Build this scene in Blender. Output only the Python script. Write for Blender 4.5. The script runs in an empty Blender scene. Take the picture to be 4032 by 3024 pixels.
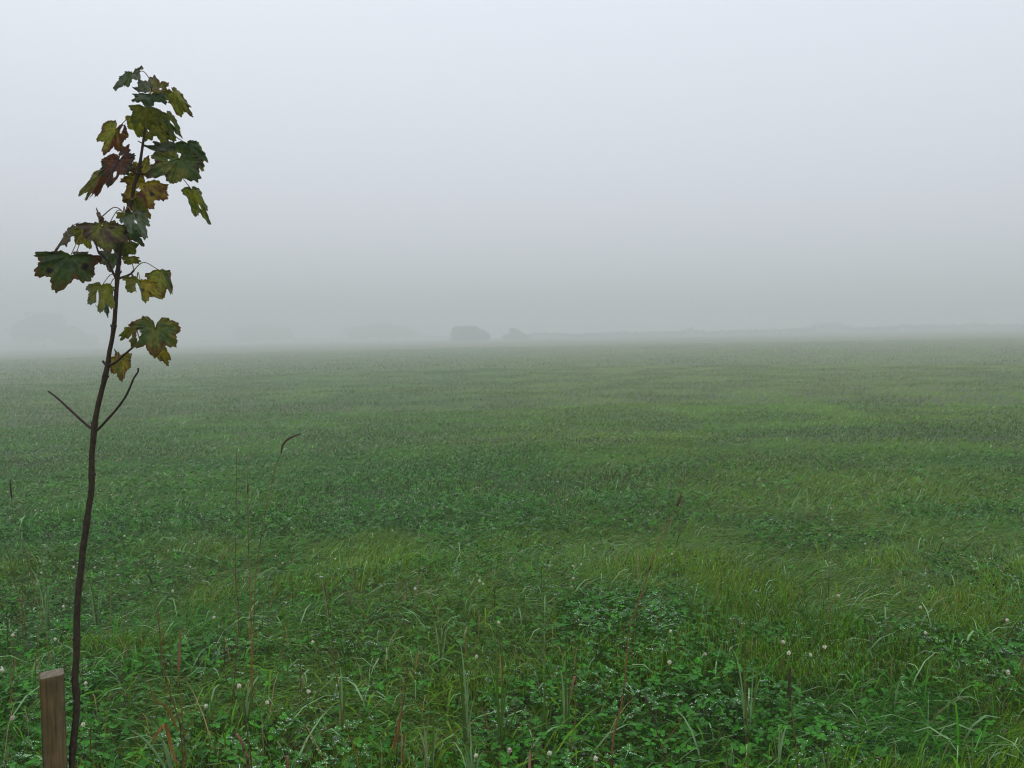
import bpy, math, random
import numpy as np
from mathutils import Vector, Matrix

random.seed(7)
rng = np.random.default_rng(11)
sc = bpy.context.scene
col = sc.collection

# ------------------------------------------------------------------ camera, sky, sun, exposure
F_PX = 3263.0                       # focal length in pixels of the 4032 px wide photograph
PITCH = math.radians(3.45)
CAM = Vector((0.0, 0.0, 1.47))
cam_d = bpy.data.cameras.new('camera')
cam = bpy.data.objects.new('camera', cam_d)
col.objects.link(cam)
cam.location = CAM
cam.rotation_euler = (math.pi / 2 - PITCH, 0, 0)
cam_d.sensor_fit = 'HORIZONTAL'
cam_d.angle = 2 * math.atan(2016 / F_PX)
cam_d.clip_start = 0.05
cam_d.clip_end = 3000
sc.camera = cam

SUN_EL, SUN_AZ = math.radians(48), math.radians(-35)
w = bpy.data.worlds.new('World')
sc.world = w
w.use_nodes = True
nt = w.node_tree
nt.nodes.clear()
out = nt.nodes.new('ShaderNodeOutputWorld')
sky = nt.nodes.new('ShaderNodeTexSky')
sky.sky_type = 'NISHITA'
sky.sun_disc = False
sky.sun_elevation = SUN_EL
sky.sun_rotation = SUN_AZ
sky.dust_density = 6.0
hs = nt.nodes.new('ShaderNodeHueSaturation')
hs.inputs['Saturation'].default_value = 0.35
nt.links.new(sky.outputs[0], hs.inputs['Color'])
bg1 = nt.nodes.new('ShaderNodeBackground')
bg1.inputs['Strength'].default_value = 0.05
nt.links.new(hs.outputs[0], bg1.inputs[0])
# closed, evenly lit cloud deck, a little brighter overhead all the way round
tc = nt.nodes.new('ShaderNodeTexCoord')
sep = nt.nodes.new('ShaderNodeSeparateXYZ')
nt.links.new(tc.outputs['Generated'], sep.inputs[0])
mr = nt.nodes.new('ShaderNodeMapRange')
mr.inputs['From Min'].default_value = 0.0
mr.inputs['From Max'].default_value = 1.0
mr.inputs['To Min'].default_value = 0.86
mr.inputs['To Max'].default_value = 1.40
nt.links.new(sep.outputs['Z'], mr.inputs['Value'])
bg2 = nt.nodes.new('ShaderNodeBackground')
bg2.inputs['Color'].default_value = (0.935, 0.985, 1.09, 1)
nt.links.new(mr.outputs[0], bg2.inputs['Strength'])
mix = nt.nodes.new('ShaderNodeMixShader')
mix.inputs[0].default_value = 0.88
nt.links.new(bg1.outputs[0], mix.inputs[1])
nt.links.new(bg2.outputs[0], mix.inputs[2])
nt.links.new(mix.outputs[0], out.inputs[0])

sun_d = bpy.data.lights.new('sun', 'SUN')
sun_d.energy = 0.5
sun_d.angle = math.radians(40)
sun_d.color = (1.0, 0.97, 0.93)
sun = bpy.data.objects.new('sun', sun_d)
col.objects.link(sun)
sun.rotation_euler = (math.pi / 2 - SUN_EL, 0, math.radians(35))

sc.view_settings.view_transform = 'Standard'
sc.view_settings.look = 'None'
sc.view_settings.exposure = 0.0
sc.view_settings.gamma = 1.0
sc.view_settings.use_curve_mapping = False
cy = sc.cycles
cy.use_denoising = True
cy.max_bounces = 8
cy.diffuse_bounces = 2
cy.glossy_bounces = 2
cy.transmission_bounces = 4
cy.volume_bounces = 4
cy.transparent_max_bounces = 4
cy.caustics_reflective = False
cy.caustics_refractive = False
cy.filter_width = 1.15

# ------------------------------------------------------------------ helpers
def ray(px, py):
    u = (px - 2016) / F_PX
    v = (1512 - py) / F_PX
    c, s = math.cos(PITCH), math.sin(PITCH)
    return Vector((u, c + v * s, -s + v * c))

def at(px, py, Y):
    """world point at forward distance Y seen at photo pixel px, py"""
    d = ray(px, py)
    return CAM + d * (Y / d.y)

_perm = np.random.default_rng(5).random((256, 256))
def vnoise(x, y):
    x = np.asarray(x, float); y = np.asarray(y, float)
    xi = np.floor(x).astype(int); yi = np.floor(y).astype(int)
    fx = x - xi; fy = y - yi
    fx = fx * fx * (3 - 2 * fx); fy = fy * fy * (3 - 2 * fy)
    g = lambda a, b: _perm[a & 255, b & 255]
    return ((g(xi, yi) * (1 - fx) + g(xi + 1, yi) * fx) * (1 - fy)
            + (g(xi, yi + 1) * (1 - fx) + g(xi + 1, yi + 1) * fx) * fy)

def fbm(x, y, o=3):
    t = 0; a = 0.5
    for k in range(o):
        t = t + a * vnoise(x * 2 ** k + 17 * k, y * 2 ** k + 31 * k); a *= 0.5
    return t / (1 - 0.5 ** o)

def sstep(a, b, x):
    t = np.clip((np.asarray(x, float) - a) / (b - a), 0, 1)
    return t * t * (3 - 2 * t)

def zf(x, y):
    x = np.asarray(x, float); y = np.asarray(y, float)
    z = 0.021 * np.clip(x, -350, 350)
    z = z + 0.10 * (fbm(x * 0.9 + 40, y * 0.9, 3) - 0.5) + 0.13 * (fbm(x / 5 + 9, y / 5 + 3, 2) - 0.5)
    z = z + 0.25 * (fbm(x / 38 + 3, y / 38, 2) - 0.5) * sstep(10, 60, y)
    z = z - 1.75 * (1 - np.exp(-np.clip(y - 2.0, 0, None) / 20.0))                      # the field falls away gently from the verge
    return z

def gz(x, y):
    return float(zf(x, y))

def hit(px, py, up=0.0):
    """where the sight line of a photo pixel meets the field, `up` metres above it"""
    d = ray(px, py); lo = 1.0
    prev = None
    for k in range(4000):
        t = lo + k * 0.02 * (1 + k * 0.004)
        p = CAM + d * t
        if p.z < gz(p.x, p.y) + up:
            return p
    return p

def mesh_np(name, verts, tris, colors=None, smooth=True):
    me = bpy.data.meshes.new(name)
    verts = np.ascontiguousarray(verts, np.float32); tris = np.ascontiguousarray(tris, np.int32)
    n, m = len(verts), len(tris)
    me.vertices.add(n); me.vertices.foreach_set('co', verts.ravel())
    me.loops.add(m * 3); me.loops.foreach_set('vertex_index', tris.ravel())
    me.polygons.add(m)
    me.polygons.foreach_set('loop_start', np.arange(0, m * 3, 3, dtype=np.int32))
    me.polygons.foreach_set('use_smooth', np.full(m, smooth, dtype=bool))
    me.update(calc_edges=True)
    if colors is not None:
        a = me.color_attributes.new('tint', 'FLOAT_COLOR', 'POINT')
        c = np.ones((n, 4), np.float32); c[:, :3] = colors
        a.data.foreach_set('color', c.ravel())
    return me

def obj(name, me, mat=None, parent=None, loc=None):
    o = bpy.data.objects.new(name, me)
    col.objects.link(o)
    if mat is not None and me is not None and not me.materials:
        me.materials.append(mat)
    if parent is not None:
        o.parent = parent
    if loc is not None:
        o.location = loc
    return o

def tag(o, label, cat, group=None, kind=None):
    if label: o['label'] = label
    if cat: o['category'] = cat
    if group: o['group'] = group
    if kind: o['kind'] = kind
    return o

ANCHORS = []
def thing(name, loc, label, cat, group=None):
    if cat in ('dry plant', 'stub', 'straw', 'grass tuft', 'stake', 'sapling'): ANCHORS.append((Vector(loc), label))
    return tag(obj(name, None, loc=loc), label, cat, group)

def tube_arrays(pts, rad, sides=8, cap=True, bump=0.0, seed=0):
    pts = [Vector(p) for p in pts]
    r_ = random.Random(seed)
    V, T = [], []
    n = len(pts)
    prev_n = None
    for i in range(n):
        t = (pts[min(i + 1, n - 1)] - pts[max(i - 1, 0)]).normalized()
        a = prev_n if prev_n is not None else Vector((0.31, 0.9, 0.17))
        a = (a - t * a.dot(t)).normalized(); prev_n = a
        b = t.cross(a)
        for k in range(sides):
            th = 2 * math.pi * k / sides
            rr = rad[i] * (1 + bump * (r_.random() - 0.5))
            V.append(pts[i] + (a * math.cos(th) + b * math.sin(th)) * rr)
    for i in range(n - 1):
        for k in range(sides):
            q = (k + 1) % sides
            T.append((i * sides + k, i * sides + q, (i + 1) * sides + q))
            T.append((i * sides + k, (i + 1) * sides + q, (i + 1) * sides + k))
    if cap:
        for i, flip in ((0, True), (n - 1, False)):
            c = len(V); V.append(pts[i])
            for k in range(sides):
                q = (k + 1) % sides
                T.append((c, i * sides + q, i * sides + k) if flip else (c, i * sides + k, i * sides + q))
    return [tuple(v) for v in V], T

def spline(pts, per=4):
    """Catmull-Rom through the points"""
    P = [Vector(p) for p in pts]
    if len(P) < 3:
        return P
    o = []
    for i in range(len(P) - 1):
        p0 = P[max(i - 1, 0)]; p1 = P[i]; p2 = P[i + 1]; p3 = P[min(i + 2, len(P) - 1)]
        for k in range(per):
            t = k / per
            o.append(0.5 * ((2 * p1) + (p2 - p0) * t + (2 * p0 - 5 * p1 + 4 * p2 - p3) * t * t + (3 * p1 - p0 - 3 * p2 + p3) * t ** 3))
    o.append(P[-1])
    return o

def lerp_list(vals, n):
    return list(np.interp(np.linspace(0, 1, n), np.linspace(0, 1, len(vals)), vals))

# ------------------------------------------------------------------ materials
def new_mat(name):
    m = bpy.data.materials.new(name); m.use_nodes = True
    t = m.node_tree; t.nodes.clear()
    o = t.nodes.new('ShaderNodeOutputMaterial')
    return m, t, o

def leaf_mat(name, rough, spec, trans, noise_scale=120.0, noise_amt=0.35):
    m, t, o = new_mat(name)
    at_ = t.nodes.new('ShaderNodeAttribute'); at_.attribute_name = 'tint'
    tcn = t.nodes.new('ShaderNodeTexCoord')
    nz = t.nodes.new('ShaderNodeTexNoise'); nz.inputs['Scale'].default_value = noise_scale
    nz.inputs['Detail'].default_value = 3
    t.links.new(tcn.outputs['Object'], nz.inputs['Vector'])
    mrg = t.nodes.new('ShaderNodeMapRange')
    mrg.inputs['From Min'].default_value = 0.25; mrg.inputs['From Max'].default_value = 0.75
    mrg.inputs['To Min'].default_value = 1 - noise_amt; mrg.inputs['To Max'].default_value = 1 + noise_amt
    t.links.new(nz.outputs['Fac'], mrg.inputs['Value'])
    mul = t.nodes.new('ShaderNodeVectorMath'); mul.operation = 'SCALE'
    t.links.new(at_.outputs['Color'], mul.inputs[0]); t.links.new(mrg.outputs[0], mul.inputs['Scale'])
    p = t.nodes.new('ShaderNodeBsdfPrincipled')
    p.inputs['Roughness'].default_value = rough
    p.inputs['Specular IOR Level'].default_value = spec
    t.links.new(mul.outputs[0], p.inputs['Base Color'])
    tr = t.nodes.new('ShaderNodeBsdfTranslucent')
    t.links.new(mul.outputs[0], tr.inputs['Color'])
    mx = t.nodes.new('ShaderNodeMixShader'); mx.inputs[0].default_value = trans
    t.links.new(p.outputs[0], mx.inputs[1]); t.links.new(tr.outputs[0], mx.inputs[2])
    t.links.new(mx.outputs[0], o.inputs['Surface'])
    return m

def bark_mat(name, c1, c2, scale, rough=0.6, stretch=(1, 1, 0.25), bump=0.3, attr=False):
    m, t, o = new_mat(name)
    tcn = t.nodes.new('ShaderNodeTexCoord')
    mp = t.nodes.new('ShaderNodeMapping'); mp.inputs['Scale'].default_value = stretch
    t.links.new(tcn.outputs['Object'], mp.inputs[0])
    nz = t.nodes.new('ShaderNodeTexNoise'); nz.inputs['Scale'].default_value = scale
    nz.inputs['Detail'].default_value = 6; nz.inputs['Roughness'].default_value = 0.65
    t.links.new(mp.outputs[0], nz.inputs['Vector'])
    cr = t.nodes.new('ShaderNodeValToRGB')
    cr.color_ramp.elements[0].position = 0.32; cr.color_ramp.elements[0].color = (*c1, 1)
    cr.color_ramp.elements[1].position = 0.70; cr.color_ramp.elements[1].color = (*c2, 1)
    t.links.new(nz.outputs['Fac'], cr.inputs[0])
    p = t.nodes.new('ShaderNodeBsdfPrincipled')
    p.inputs['Roughness'].default_value = rough
    p.inputs['Specular IOR Level'].default_value = 0.2
    t.links.new(cr.outputs[0], p.inputs['Base Color'])
    b = t.nodes.new('ShaderNodeBump'); b.inputs['Strength'].default_value = bump; b.inputs['Distance'].default_value = 0.002
    t.links.new(nz.outputs['Fac'], b.inputs['Height']); t.links.new(b.outputs[0], p.inputs['Normal'])
    t.links.new(p.outputs[0], o.inputs['Surface'])
    return m

M_GRASS = leaf_mat('wet_grass', 0.36, 0.11, 0.18, 3.0, 0.15)
M_CLOVER = leaf_mat('wet_clover', 0.40, 0.15, 0.14, 60.0, 0.2)
M_LEAF = leaf_mat('sycamore_leaf', 0.5, 0.3, 0.45, 130.0, 0.42)
M_FAR = leaf_mat('far_foliage', 0.6, 0.3, 0.25, 1.5, 0.3)
M_PETAL = leaf_mat('clover_petal', 0.55, 0.3, 0.2, 200.0, 0.08)
M_DRY = leaf_mat('dry_plant', 0.6, 0.15, 0.12, 150.0, 0.3)
M_BARK = bark_mat('young_bark', (0.019, 0.012, 0.007), (0.060, 0.043, 0.025), 190, 0.7, (1, 1, 0.4), 0.4)
M_TWIG = bark_mat('twig_bark', (0.024, 0.014, 0.012), (0.072, 0.042, 0.032), 220, 0.5, (1, 1, 0.5), 0.3)
M_TRUNK = bark_mat('old_bark', (0.03, 0.025, 0.02), (0.09, 0.075, 0.06), 8, 0.8)

# ------------------------------------------------------------------ ground
def build_ground():
    s = np.linspace(-1, 1, 201)
    xs = np.sign(s) * (6 * np.abs(s) + 594 * np.abs(s) ** 3.5)
    t = np.linspace(0, 1, 231)
    ys = -40 + 0 * t
    ys = np.concatenate([np.linspace(-40, 0.2, 30), 0.4 + 9 * t[1:] + 810 * t[1:] ** 3.3])
    X, Y = np.meshgrid(xs, ys)
    Z = zf(X, Y) - 0.02
    nx, ny = len(xs), len(ys)
    V = np.stack([X.ravel(), Y.ravel(), Z.ravel()], 1)
    i = (np.arange(ny - 1)[:, None] * nx + np.arange(nx - 1)[None, :]).ravel()
    T = np.concatenate([np.stack([i, i + 1, i + nx + 1], 1), np.stack([i, i + nx + 1, i + nx], 1)])
    m, tr, o = new_mat('meadow_soil')
    tcn = tr.nodes.new('ShaderNodeTexCoord')
    n1 = tr.nodes.new('ShaderNodeTexNoise'); n1.inputs['Scale'].default_value = 0.6; n1.inputs['Detail'].default_value = 8
    tr.links.new(tcn.outputs['Object'], n1.inputs['Vector'])
    cr = tr.nodes.new('ShaderNodeValToRGB')
    cr.color_ramp.elements[0].position = 0.35; cr.color_ramp.elements[0].color = (0.012, 0.024, 0.005, 1)
    cr.color_ramp.elements[1].position = 0.70; cr.color_ramp.elements[1].color = (0.034, 0.050, 0.010, 1)
    tr.links.new(n1.outputs['Fac'], cr.inputs[0])
    sp = tr.nodes.new('ShaderNodeSeparateXYZ'); tr.links.new(tcn.outputs['Object'], sp.inputs[0])
    rg = tr.nodes.new('ShaderNodeMapRange'); rg.inputs['From Min'].default_value = 10; rg.inputs['From Max'].default_value = 45
    tr.links.new(sp.outputs['Y'], rg.inputs['Value'])
    cr3 = tr.nodes.new('ShaderNodeValToRGB')          # closed turf beyond the rank verge growth
    cr3.color_ramp.elements[0].position = 0.35; cr3.color_ramp.elements[0].color = (0.045, 0.095, 0.008, 1)
    cr3.color_ramp.elements[1].position = 0.70; cr3.color_ramp.elements[1].color = (0.085, 0.125, 0.012, 1)
    n3 = tr.nodes.new('ShaderNodeTexNoise'); n3.inputs['Scale'].default_value = 0.08; n3.inputs['Detail'].default_value = 5
    tr.links.new(tcn.outputs['Object'], n3.inputs['Vector']); tr.links.new(n3.outputs['Fac'], cr3.inputs[0])
    mg_ = tr.nodes.new('ShaderNodeMix'); mg_.data_type = 'RGBA'
    tr.links.new(rg.outputs[0], mg_.inputs[0]); tr.links.new(cr.outputs[0], mg_.inputs[6]); tr.links.new(cr3.outputs[0], mg_.inputs[7])
    n2 = tr.nodes.new('ShaderNodeTexNoise'); n2.inputs['Scale'].default_value = 14; n2.inputs['Detail'].default_value = 5
    tr.links.new(tcn.outputs['Object'], n2.inputs['Vector'])
    b = tr.nodes.new('ShaderNodeBump'); b.inputs['Strength'].default_value = 0.8; b.inputs['Distance'].default_value = 0.05
    tr.links.new(n2.outputs['Fac'], b.inputs['Height'])
    p = tr.nodes.new('ShaderNodeBsdfPrincipled'); p.inputs['Roughness'].default_value = 0.9
    tr.links.new(mg_.outputs[2], p.inputs['Base Color']); tr.links.new(b.outputs[0], p.inputs['Normal'])
    tr.links.new(p.outputs[0], o.inputs['Surface'])
    g = obj('ground', mesh_np('ground', V, T), m)
    tag(g, 'gently sloping ground of the misty meadow', 'ground', kind='structure')
build_ground()

# ------------------------------------------------------------------ the meadow: grass and clover (uncountable stuff)
C_OLIVE = np.array((0.135, 0.245, 0.003)); C_GREEN = np.array((0.046, 0.215, 0.002))
C_BLUE = np.array((0.022, 0.142, 0.009)); C_STRAW = np.array((0.27, 0.20, 0.085)); C_DEW_SHEEN = np.array((0.23, 0.40, 0.17))  # last tint: dew cover, with the pale sheen of wet blades painted in

def clover_mask(x, y):
    """0..1: how far clover rather than grass covers the ground"""
    n = fbm(x * 1.15 + 5.3, y * 0.85 + 2.1, 3)
    return sstep(0.44, 0.56, n + 0.05 * sstep(3, -2, x) - 0.07 * sstep(0.8, 4, x) * sstep(3.6, 6, y))

def patch_colour(x, y, n):
    a = fbm(x * 0.35 + 11, y * 0.30 + 7, 3)[:, None]
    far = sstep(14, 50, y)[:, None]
    rt = sstep(-6, 12, x)[:, None]
    c = C_GREEN * (1 - sstep(0.42, 0.66, a)) + (0.55 * C_OLIVE + 0.45 * C_GREEN) * sstep(0.42, 0.66, a)
    band = sstep(0.50, 0.62, fbm(x * 0.06 + 3, y * 0.22 + 9, 3))[:, None]
    mid = sstep(6, 12, y)[:, None]
    c = c * (1 - mid * band * 0.4) + C_OLIVE * 1.05 * (mid * band * 0.4)
    ev = 0.6 * sstep(9, 20, y)[:, None]           # the sward evens out with distance
    c = c * (1 - ev) + (0.5 * C_OLIVE + 0.5 * C_GREEN) * ev
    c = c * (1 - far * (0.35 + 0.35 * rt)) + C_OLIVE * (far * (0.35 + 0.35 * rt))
    lf = sstep(2, -6, x)[:, None] * sstep(5, 9, y)[:, None]
    c = c * (1 - 0.4 * lf) + C_BLUE * 1.3 * 0.4 * lf
    k = rng.random((n, 1))
    c = c * (0.52 + 0.62 * k) * (0.92 + 0.42 * sstep(7, 30, y)[:, None])  # far grass brightened in its colour, standing for lit tips seen edge-on
    c[:, 0] *= 0.85 + 0.4 * rng.random(n)
    return c

def wedge(n, r0, r1):
    """random ground points between two distances in (and a little beyond) the field of view"""
    r = np.sqrt(rng.random(n) * (r1 * r1 - r0 * r0) + r0 * r0)
    half = math.radians(33) + np.arctan(1.3 / r)
    a = (rng.random(n) * 2 - 1) * half
    return r * np.sin(a), r * np.cos(a)

GV, GT, GC = [], [], []
goff = 0
def add_blades(x, y, h, reach, phi, wd, nseg, colr, z=None, endc=0.30):
    global goff
    n = len(x)
    z = zf(x, y) - 0.015 if z is None else z
    dx, dy = np.cos(phi), np.sin(phi)
    tw = rng.normal(0, 0.7, n)
    sx, sy = -np.sin(phi + tw), np.cos(phi + tw)
    sz = rng.normal(0, 0.25, n)
    rows = []
    for k in range(nseg + 1):
        t = k / nseg
        # rises first, then arches over
        up = h * (2 * t * (1 - t) * 1.05 + t * t * endc_arr(n, endc))
        fw = reach * (0.35 * 2 * t * (1 - t) + t * t)
        wk = wd * (1 - t) ** 0.6 * (0.7 + 0.6 * min(t * 2, 1)) if k < nseg else 0
        c = np.stack([x + dx * fw, y + dy * fw, z + up], 1)
        if k < nseg:
            s = np.stack([sx, sy, sz], 1) * (wk / 2)[:, None]
            rows += [c - s, c + s]
        else:
            rows.append(c)
    per = 2 * nseg + 1
    V = np.stack(rows, 1).reshape(-1, 3)
    tr = []
    for k in range(nseg - 1):
        a = 2 * k
        tr += [(a, a + 1, a + 3), (a, a + 3, a + 2)]
    a = 2 * (nseg - 1)
    tr.append((a, a + 1, a + 2))
    T = (np.array(tr)[None] + (np.arange(n) * per)[:, None, None]).reshape(-1, 3) + goff
    GV.append(V.astype(np.float32)); GT.append(T.astype(np.int32)); GC.append(np.repeat(colr, per, axis=0).astype(np.float32))
    goff += len(V)

_ec = [None]
def endc_arr(n, endc):
    if _ec[0] is None or len(_ec[0]) != n:
        _ec[0] = endc + rng.normal(0, 0.28, n)
    return _ec[0]

def lean_field(x, y):
    return -0.5 + 3.4 * (fbm(x * 0.5 + 2, y * 0.5 + 8, 2) - 0.5) * 1.6

def grass_zone(n, r0, r1, wd, nseg, hgt, rch, thin):
    x, y = wedge(n, r0, r1)
    cm = clover_mask(x, y)
    keep = rng.random(n) > thin * cm
    x, y = x[keep], y[keep]; n = len(x)
    upn = sstep(0.52, 0.64, fbm(x * 1.5 + 21, y * 1.3 + 14, 2)) * (1 - 0.75 * sstep(4, 9, y))       # upright tussocks
    phi = lean_field(x, y) + rng.normal(0, 0.55, n)
    k = 0.55 + 0.8 * rng.random(n)
    h = hgt * k * (1 + 0.75 * upn) * (0.75 + 0.5 * fbm(x * 0.6, y * 0.6 + 50, 2))
    rc = rch * k * (1 - 0.72 * upn) * (0.4 + 1.0 * rng.random(n))
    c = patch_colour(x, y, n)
    c = c * (1 - 0.6 * upn[:, None]) + 0.6 * upn[:, None] * C_OLIVE * (0.75 + 0.6 * rng.random((n, 1)))
    q = rng.random(n)
    c = np.where((q < 0.035)[:, None], C_STRAW * (0.5 + 0.7 * rng.random((n, 1))), c)
    dew = (q > (0.955 if nseg > 1 else 0.985) - 0.03 * sstep(1, -3, x))
    c = np.where(dew[:, None], C_DEW_SHEEN * (0.6 + 0.9 * rng.random((n, 1))), c)  # dewed blades, their sheen highlights put into the tint
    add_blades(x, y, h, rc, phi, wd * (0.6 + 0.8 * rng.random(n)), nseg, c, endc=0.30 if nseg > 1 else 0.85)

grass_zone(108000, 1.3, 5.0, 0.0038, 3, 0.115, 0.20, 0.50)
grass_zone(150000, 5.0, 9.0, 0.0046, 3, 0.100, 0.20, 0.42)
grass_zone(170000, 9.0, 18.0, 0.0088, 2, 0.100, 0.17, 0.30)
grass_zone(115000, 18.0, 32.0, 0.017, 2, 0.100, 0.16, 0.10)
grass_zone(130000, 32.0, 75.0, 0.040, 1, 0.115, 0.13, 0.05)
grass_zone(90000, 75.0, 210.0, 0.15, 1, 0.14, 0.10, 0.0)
# broader, longer cocksfoot-like blades strewn through the near sward
def broad(n, r0, r1):
    x, y = wedge(n, r0, r1)
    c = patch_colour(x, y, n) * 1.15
    d = rng.random(n) < 0.20
    c = np.where(d[:, None], C_DEW_SHEEN * (0.6 + 0.5 * rng.random((n, 1))), c)
    add_blades(x, y, 0.15 + 0.09 * rng.random(n), 0.10 + 0.20 * rng.random(n), lean_field(x, y) + rng.normal(0, 1.3, n),
               0.0055 + 0.004 * rng.random(n), 4, c, endc=0.45)
broad(3000, 1.6, 5.0)
broad(2600, 5.0, 11.0)
# dead stalks and straw standing thinly through the verge growth, thickest round the stake
def litter(n, r0, r1):
    x, y = wedge(n, r0, r1)
    k = rng.random(n) < 0.35 + 0.65 * sstep(0.6, -0.6, x)
    x, y = x[k], y[k]; n = len(x)
    m = rng.random((n, 1))
    c = np.where(m < .4, np.array((0.12, 0.065, 0.028)), np.where(m < .7, np.array((0.22, 0.13, 0.035)), np.array((0.30, 0.22, 0.10)))) * (0.6 + 0.8 * rng.random((n, 1)))
    add_blades(x, y, 0.16 + 0.20 * rng.random(n) ** 2, 0.03 + 0.18 * rng.random(n) ** 2, rng.random(n) * 6.283, 0.0022 + 0.003 * rng.random(n) ** 3, 4, c, endc=0.8)
litter(1500, 1.7, 5.5)
V = np.concatenate(GV); T = np.concatenate(GT); C = np.concatenate(GC)
g = obj('grass', mesh_np('grass', V, T, C), M_GRASS)
tag(g, 'long wet meadow grass lying over in all directions', 'grass', kind='stuff')
del GV, GT, GC

def build_clover():
    OV, OT, OC, DV = [], [], [], []
    off = 0
    for (n, r0, r1, sc_, ring) in ((32000, 1.4, 5.0, 1.0, 5), (31000, 5.0, 10.0, 1.25, 3), (11000, 10.0, 17.0, 1.7, 3)):
        x, y = wedge(n, r0, r1)
        cm = clover_mask(x, y)
        keep = rng.random(n) < 0.16 + 0.84 * cm
        x, y, cm = x[keep], y[keep], cm[keep]; n = len(x)
        z = zf(x, y) + 0.045 + 0.085 * rng.random(n) * (0.6 + 0.4 * cm)
        R = sc_ * (0.0075 + 0.0048 * rng.random(n))                    # leaflet half length
        yaw = rng.random(n) * 6.283
        tiltx, tilty = rng.normal(0, 0.33, n), rng.normal(-0.12, 0.33, n)   # leaf normal leans
        col_ = (C_BLUE * 0.6 + C_GREEN * 0.4) * (0.55 + 0.75 * rng.random((n, 1)))
        col_ = np.where((rng.random(n) < 0.10)[:, None], col_ * np.array((1.6, 1.45, 1.1)), col_)
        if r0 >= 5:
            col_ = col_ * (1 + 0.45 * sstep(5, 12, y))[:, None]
            col_ = np.where((rng.random(n) < 0.10)[:, None], C_DEW_SHEEN * 0.7, col_)
        dewy = (fbm(x * 5 + 3, y * 5, 2) > 0.58) & (rng.random(n) < 0.55)
        col_ = np.where(dewy[:, None], col_ * 0.85 + C_DEW_SHEEN * 0.07, col_)
        base = np.stack([x, y, z], 1)
        for l in range(3):
            a = yaw + l * 2.094 + rng.normal(0, 0.12, n)
            e1 = np.stack([np.cos(a), np.sin(a), tiltx * np.cos(a) + tilty * np.sin(a) + rng.normal(0.0, 0.16, n)], 1)
            e2 = np.stack([-np.sin(a), np.cos(a), -tiltx * np.sin(a) + tilty * np.cos(a)], 1)
            ctr = base + e1 * (R * 1.05)[:, None]
            rows = [ctr - np.array((0, 0, 1)) * (R * 0.12)[:, None]]
            for k in range(ring):
                th = 2 * math.pi * (k + 0.5) / ring
                ca, sa = math.cos(th), math.sin(th)
                rows.append(ctr + e1 * (R * ca)[:, None] + e2 * (R * 0.88 * sa)[:, None]
                            + np.array((0, 0, 1)) * (R * 0.22 * abs(sa))[:, None])
            Vv = np.stack(rows, 1).reshape(-1, 3)
            tr = np.array([(0, 1 + k, 1 + (k + 1) % ring) for k in range(ring)])
            Tt = (tr[None] + (np.arange(n) * (ring + 1))[:, None, None]).reshape(-1, 3) + off
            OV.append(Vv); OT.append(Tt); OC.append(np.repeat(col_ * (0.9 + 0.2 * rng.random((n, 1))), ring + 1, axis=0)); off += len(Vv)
            if r1 <= 10.0:
                # dew drops gather on leaflets in wet patches
                for dd in range(5 if r1 <= 5 else 1):
                    s = dewy & (rng.random(n) < (0.5 if r1 <= 5 else 0.5))
                    q = rng.random(n) * 6.283; rr = np.sqrt(rng.random(n)) * 0.9
                    P = ctr + e1 * (R * rr * np.cos(q))[:, None] + e2 * (R * 0.85 * rr * np.sin(q))[:, None] + np.array((0, 0, 0.0016))
                    DV.append((P[s], (0.0007 + 0.0021 * rng.random(s.sum()) ** 3) * (1.0 if r1 <= 5 else 1.7)))
        if r1 <= 5:      # petioles
            top = base; n_ = n
            b2 = base + np.stack([rng.normal(0, 0.02, n_), rng.normal(0, 0.02, n_), -0.11 * np.ones(n_)], 1)
            Vv = np.stack([b2, top + np.array((0.0009, 0, 0)), top - np.array((0.0009, 0, 0))], 1).reshape(-1, 3)
            Tt = np.arange(n_ * 3).reshape(-1, 3) + off
            OV.append(Vv); OT.append(Tt); OC.append(np.tile(C_OLIVE * 0.9, (n_ * 3, 1))); off += len(Vv)
    c = obj('clover', mesh_np('clover', np.concatenate(OV), np.concatenate(OT), np.concatenate(OC)), M_CLOVER)
    tag(c, 'dark green three-lobed clover leaves growing in patches through the grass', 'clover', kind='stuff')
    # drops
    P = np.concatenate([d[0] for d in DV]); R = np.concatenate([d[1] for d in DV])
    # drops also bead along the lying grass blades
    n2 = 9000
    x, y = wedge(n2, 1.6, 6.5)
    Pg = np.stack([x, y, zf(x, y) + 0.09 + 0.08 * rng.random(n2)], 1)
    P = np.concatenate([P, Pg]); R = np.concatenate([R, 0.0006 + 0.0010 * rng.random(n2) ** 2])
    o6 = np.array([(1, 0, 0), (0, 1, 0), (-1, 0, 0), (0, -1, 0), (0, 0, 0.95)], float)
    t8 = np.array([(0, 1, 4), (1, 2, 4), (2, 3, 4), (3, 0, 4)])
    Vd = (P[:, None] + o6[None] * R[:, None, None]).reshape(-1, 3)
    Td = (t8[None] + (np.arange(len(P)) * 5)[:, None, None]).reshape(-1, 3)
    m, t, o = new_mat('dew_glint')
    p = t.nodes.new('ShaderNodeBsdfPrincipled')
    p.inputs['Base Color'].default_value = (0.80, 0.84, 0.86, 1); p.inputs['Roughness'].default_value = 0.08  # opaque pale colour paints the sky glint of clear drops
    p.inputs['Specular IOR Level'].default_value = 1.0
    t.links.new(p.outputs[0], o.inputs['Surface'])
    d = obj('dew_drops', mesh_np('dew_drops', Vd, Td), m)
    tag(d, 'bright dew drops beading on clover leaves and grass', 'dew', kind='stuff')
build_clover()

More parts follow.
